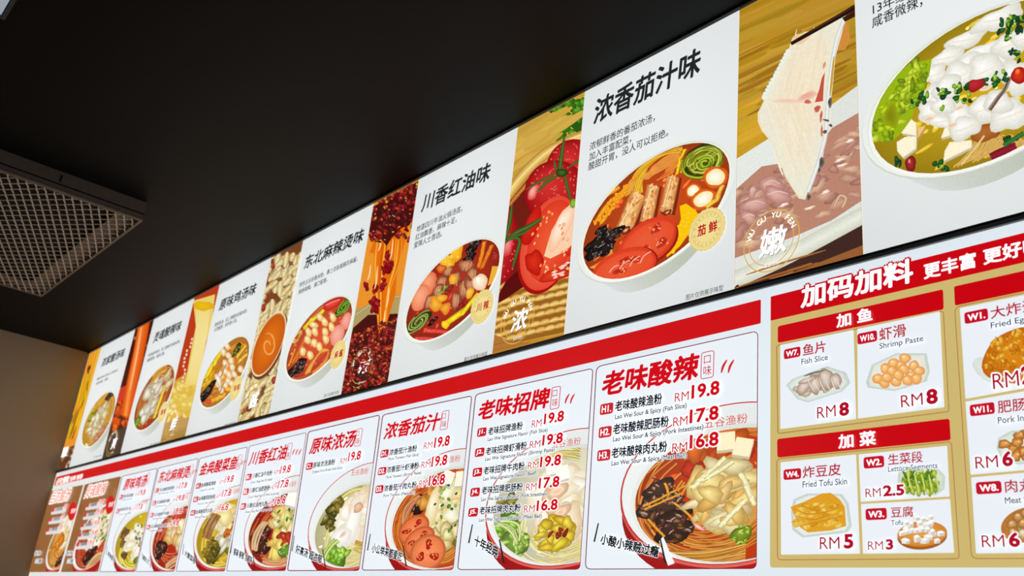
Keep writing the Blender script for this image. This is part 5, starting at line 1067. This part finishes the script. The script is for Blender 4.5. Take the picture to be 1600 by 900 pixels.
def fp1(p):
    tray(p, [(1228, 602), (1238, 592), (1292, 572), (1322, 582), (1329, 598), (1316, 612), (1262, 629), (1246, 624), (1236, 612)])
    E = Ell(1281, 600, 36, 22, -.45); f_pile(p, E, 0, 0, .75, .6, 22, [(206, 200, 184), (196, 180, 160), (222, 214, 196)], .28, .7, 1.8)
    for x, y, rx, ry, g in ((1256, 605, 14, 9, -.7), (1274, 600, 10, 17, -.25), (1291, 592, 12, 17, -.4), (1306, 595, 9, 13, -.4), (1262, 594, 16, 4, -.3)): p.blob(x, y, rx, ry, (232, 220, 206), (160, 132, 112), g, .15, 16)
    for k in range(6): p.strip([(1262+k*9, 590), (1266+k*9, 602), (1272+k*9, 612)], 1.8, (250, 246, 238), (190, 170, 150), taper=True)
    p.strip([(1256, 588), (1270, 583), (1290, 578)], 3, (90, 92, 92), (140, 140, 134), taper=True)
def fp2(p):
    tray(p, [(1353, 597), (1362, 570), (1400, 552), (1448, 552), (1453, 580), (1448, 596), (1398, 611), (1356, 606)], (226, 226, 212))
    for x, y in ((1396, 568), (1414, 560), (1384, 576), (1428, 572), (1436, 580), (1408, 572), (1372, 592), (1382, 598), (1394, 580), (1412, 577), (1424, 588), (1400, 596), (1418, 594), (1432, 592), (1386, 590), (1404, 586)):
        p.blob(x, y, 9, 8.5, (250, 206, 140), (222, 146, 70), 0, .08, 16, .35); p.blob(x-2, y-3, 2.4, 1.6, (255, 236, 200), (250, 206, 140), 0, .2, 8)
def fp3(p):
    tray(p, [(1236, 800), (1240, 780), (1262, 771), (1316, 772), (1326, 786), (1331, 822), (1324, 832), (1254, 840), (1238, 828)], (226, 232, 230))
    p.poly([(1235, 792), (1256, 784), (1284, 771), (1298, 770), (1312, 780), (1320, 792), (1322, 822), (1298, 829), (1262, 832), (1250, 824)], (222, 158, 34))
    for k in range(70):
        t = p.r.random(); x = 1243+t*72; y = p.r.uniform(786+abs(t-.6)*10, 824); c = p.r.choice([(246, 196, 70), (236, 176, 44), (250, 210, 100), (222, 150, 30)]); p.blob(x, y, p.r.uniform(3, 8), p.r.uniform(2, 4), c, tuple(v*.86 for v in c), -.25, .3, 10)
    for a in ([(1240, 794), (1262, 803), (1290, 800), (1318, 790)], [(1250, 822), (1280, 815), (1318, 806)], [(1246, 806), (1270, 812), (1300, 803)]): p.strip(a, 2.2, (190, 116, 20), (220, 156, 40), taper=True)
def fp4(p):
    tray(p, [(1404, 736), (1424, 730), (1466, 732), (1477, 744), (1476, 764), (1462, 774), (1412, 772), (1402, 756)], (206, 220, 196))
    for k in range(80):
        x = p.r.uniform(1411, 1466); y = p.r.uniform(739, 768); c = p.r.choice([(190, 206, 60), (160, 190, 40), (120, 160, 30), (214, 220, 100), (90, 140, 26)] if x > 1444 else [(120, 160, 24), (150, 180, 30), (70, 120, 20), (190, 206, 70)])
        p.blob(x, y, p.r.uniform(2, 4), p.r.uniform(5, 11), tuple(min(255, v+20) for v in c), tuple(v*.7 for v in c), p.r.uniform(-.6, .5), .3, 10)
    for k in range(5): p.strip([(1418+k*11, 741), (1421+k*11, 754), (1426+k*10, 768)], 3, (226, 232, 150), (160, 190, 50), taper=True)
def fp5(p):
    p.fan(Ell(1441, 838, 39, 21, -.1).rim(), (196, 120, 40), (160, 88, 24)); p.fan(Ell(1441, 834, 39, 20, -.1).rim(), (226, 160, 80), (206, 130, 50))
    for x, y in [(1440+p.r.uniform(-13, 14), 808+p.r.uniform(-3, 4)) for _ in range(5)]+[(1440+p.r.uniform(-25, 27), 818+p.r.uniform(-4, 5)) for _ in range(10)]+[(1441+p.r.uniform(-33, 33), 829+p.r.uniform(-4, 5)) for _ in range(14)]+[(1441+p.r.uniform(-28, 28), 841+p.r.uniform(-4, 4)) for _ in range(12)]:
        k = 5.2; p.poly([(x-k, y-k*.3), (x+k*.3, y-k*.6), (x+k, y-k*.1), (x+k*.9, y+k*.9), (x-k*.8, y+k)], (206, 200, 190)); p.poly([(x-k, y-k*.3), (x+k*.2, y-k*.7), (x+k, y-k*.1), (x-k*.2, y+k*.2)], (252, 252, 250)); p.poly([(x-k, y-k*.3), (x-k*.2, y+k*.2), (x-k*.15, y+k), (x-k*.8, y+k)], (232, 230, 224))
def fp6(p):
    p.blob(1545, 578, 27, 17, (226, 230, 222), (212, 220, 214), .5, .05, 20)
    p.blob(1590, 556, 56, 42, (222, 140, 24), (190, 96, 10), -.3, .06, 30)
    for k in range(170):
        a, qd = p.r.uniform(0, 6.28), math.sqrt(p.r.random()); x, y = 1590+52*qd*math.cos(a), 556+39*qd*math.sin(a)-(math.cos(a)*qd*8); c = p.r.choice([(240, 166, 30), (226, 140, 20), (250, 186, 60), (206, 110, 12), (214, 126, 20)])
        p.blob(x, y, p.r.uniform(2.5, 6), p.r.uniform(2, 4.5), tuple(min(255, v+14) for v in c), tuple(v*.76 for v in c), p.r.uniform(0, 3), .35, 9)
def fp7(p):
    tray(p, [(1557, 700), (1560, 684), (1580, 673), (1640, 668), (1650, 700), (1640, 722), (1590, 726), (1564, 716)], (212, 222, 206))
    for x, y in ((1594, 680), (1608, 676), (1570, 694), (1584, 700), (1598, 706), (1612, 700), (1590, 692), (1624, 690), (1606, 716), (1588, 712), (1622, 712)):
        p.blob(x, y, 10, 8, (232, 168, 90), (150, 84, 26), p.r.uniform(0, 3), .3, 14); p.blob(x+2, y-2, 4, 2.6, (246, 200, 140), (214, 140, 60), .5, .3, 9)
def fp8(p):
    p.fan(Ell(1604, 820, 40, 28, -.2).rim(), (210, 150, 80), (180, 110, 40))
    for x, y in ((1582, 820), (1592, 808), (1604, 802), (1618, 808), (1600, 818), (1614, 822), (1584, 832), (1600, 834), (1622, 834)):
        c = p.r.choice([(214, 150, 76), (232, 206, 160)]); p.blob(x, y, 9.5, 9, tuple(min(255, v+20) for v in c), tuple(v*.62 for v in c), 0, .08, 16, .35); p.blob(x-2, y-3, 3, 2, (252, 236, 206), c, 0, .2, 8)
for k, (lb, fn) in enumerate((('sliced raw fish on a clear tray', fp1), ('orange shrimp paste balls on a clear tray', fp2), ('golden fried tofu skin on a white tray', fp3), ('cut green lettuce on a tray', fp4), ('white tofu cubes in a round basket', fp5), ('round golden fried egg', fp6), ('brown pork pieces on a tray', fp7), ('meat balls in a round dish', fp8))): food_pic(lb, fn, 80+k)

# ------------------------------------------------------------------ ceiling vent with expanded metal grille
VX0, VX1, VY1, VY0, VZ = -5.19, -3.746, -0.600, -2.04, zrel(1.507)
vent = empty('ceiling_vent', ((VX0+VX1)/2, (VY0+VY1)/2, VZ), 'grey steel ceiling vent box with an expanded metal grille, hanging at the left', 'vent')
def vc(o): o.matrix_parent_inverse = vent.matrix_world.inverted(); return o
bpy.context.view_layer.update()
M_RAIL = plain('filter_rail_steel', (150, 138, 124), 0.6, 0.1, 0.2, 40, 0.4, 0.2)
for nm, b in (('side_panel', (VX1-.004, VX1, VY0, VY1, VZ+.002, CEIL)), ('side_panel', (VX0, VX0+.004, VY0, VY1, VZ+.002, CEIL)), ('side_panel', (VX0+.004, VX1-.004, VY1-.004, VY1, VZ+.002, CEIL)), ('side_panel', (VX0+.004, VX1-.004, VY0, VY0+.004, VZ+.002, CEIL))):
    vent_side = vc(box(nm, b, M_VENT, vent))
vc(box('filter_cloth', (VX0+.012, VX1-.012, VY0+.012, VY1-.012, VZ+.045, VZ+.050), M_DARK, vent))
def rail_boxes(t, z0, z1): return [(VX0, VX1, VY1-t, VY1, z0, z1), (VX0, VX1, VY0, VY0+t, z0, z1), (VX0, VX0+t, VY0+t, VY1-t, z0, z1), (VX1-t, VX1, VY0+t, VY1-t, z0, z1)]
for b in rail_boxes(.009, VZ-.005, VZ+.004): vc(box('frame_rail', b, M_RAIL, vent))
for b in rail_boxes(.085, VZ+.022, VZ+.027): vc(box('filter_rail', b, M_RAIL, vent))
def grille():
    """expanded metal: long zigzag strands crossed by thinner ones on a slanting lattice"""
    V, F = [], []
    ax, ay, bx, by = -.0496, .0187, .0300, .0225
    det = ax*by-ay*bx
    def run(ox, oy, dx, dy, wt, z0, z1, wob):
        pts = []
        for k in range(-90, 91):
            for t, o in ((0, 0), (.42, wob), (.58, wob)) if wob else ((0, 0),):
                x, y = ox+dx*(k+t)+bx*o, oy+dy*(k+t)+by*o
                if VX0+.003 < x < VX1-.003 and VY0+.003 < y < VY1-.003: pts.append((x, y))
        if len(pts) < 2: return
        L = math.hypot(dx, dy); nx, ny = -dy/L*wt/2, dx/L*wt/2; n = len(V)
        for x, y in pts: V.extend([(x-nx, y-ny, z0), (x+nx, y+ny, z0), (x+nx, y+ny, z1), (x-nx, y-ny, z1)])
        for k in range(len(pts)-1):
            a, b = n+4*k, n+4*k+4
            for i in range(4): j2 = (i+1) % 4; F.append((a+i, a+j2, b+j2, b+i))
    for i in range(-120, 121):
        run(VX1+bx*i, VY1+by*i-.012, ax, ay, .0040, VZ-.0045, VZ-.001, .10)
        run(VX1+ax*i, VY1+ay*i-.012, bx, by, .0030, VZ-.0015, VZ+.001, 0)
    return V, F
V, F = grille(); g = vc(link('grille_mesh', mesh('grille_mesh', V, F), vent, M_MESH)); g['kind'] = 'stuff'; lab(g, 'pale expanded metal mesh')
vc(box('clip', (VX1, VX1+.005, -.935, -.93, CEIL-.045, CEIL-.015), M_BLACK, vent))

# ------------------------------------------------------------------ ceiling light panel in the top left corner
LX, LY = -2.817, 0.237-S
lamp = empty('ceiling_light', (LX+.3, LY-.3, CEIL), 'square white ceiling light panel in the top left corner', 'light')
bpy.context.view_layer.update()
mt, nt, b_ = node_mat('lamp_diffuser'); b_.inputs['Base Color'].default_value = (.5, .55, .6, 1); b_.inputs['Emission Color'].default_value = (*s2l((206, 222, 240)), 1); b_.inputs['Emission Strength'].default_value = .40
def lcx(o): o.matrix_parent_inverse = lamp.matrix_world.inverted(); return o
lcx(box('diffuser', (LX+.014, LX+.59, LY-.59, LY-.014, CEIL-.006, CEIL-.001), mt, lamp))
for b in ((LX, LX+.604, LY-.010, LY, CEIL-.010, CEIL-.0005), (LX, LX+.604, LY-.604, LY-.594, CEIL-.010, CEIL-.0005), (LX, LX+.010, LY-.594, LY-.010, CEIL-.010, CEIL-.0005), (LX+.594, LX+.604, LY-.594, LY-.010, CEIL-.010, CEIL-.0005)):
    lcx(box('frame', b, M_GREY, lamp))

bpy.data.objects.remove(_to)
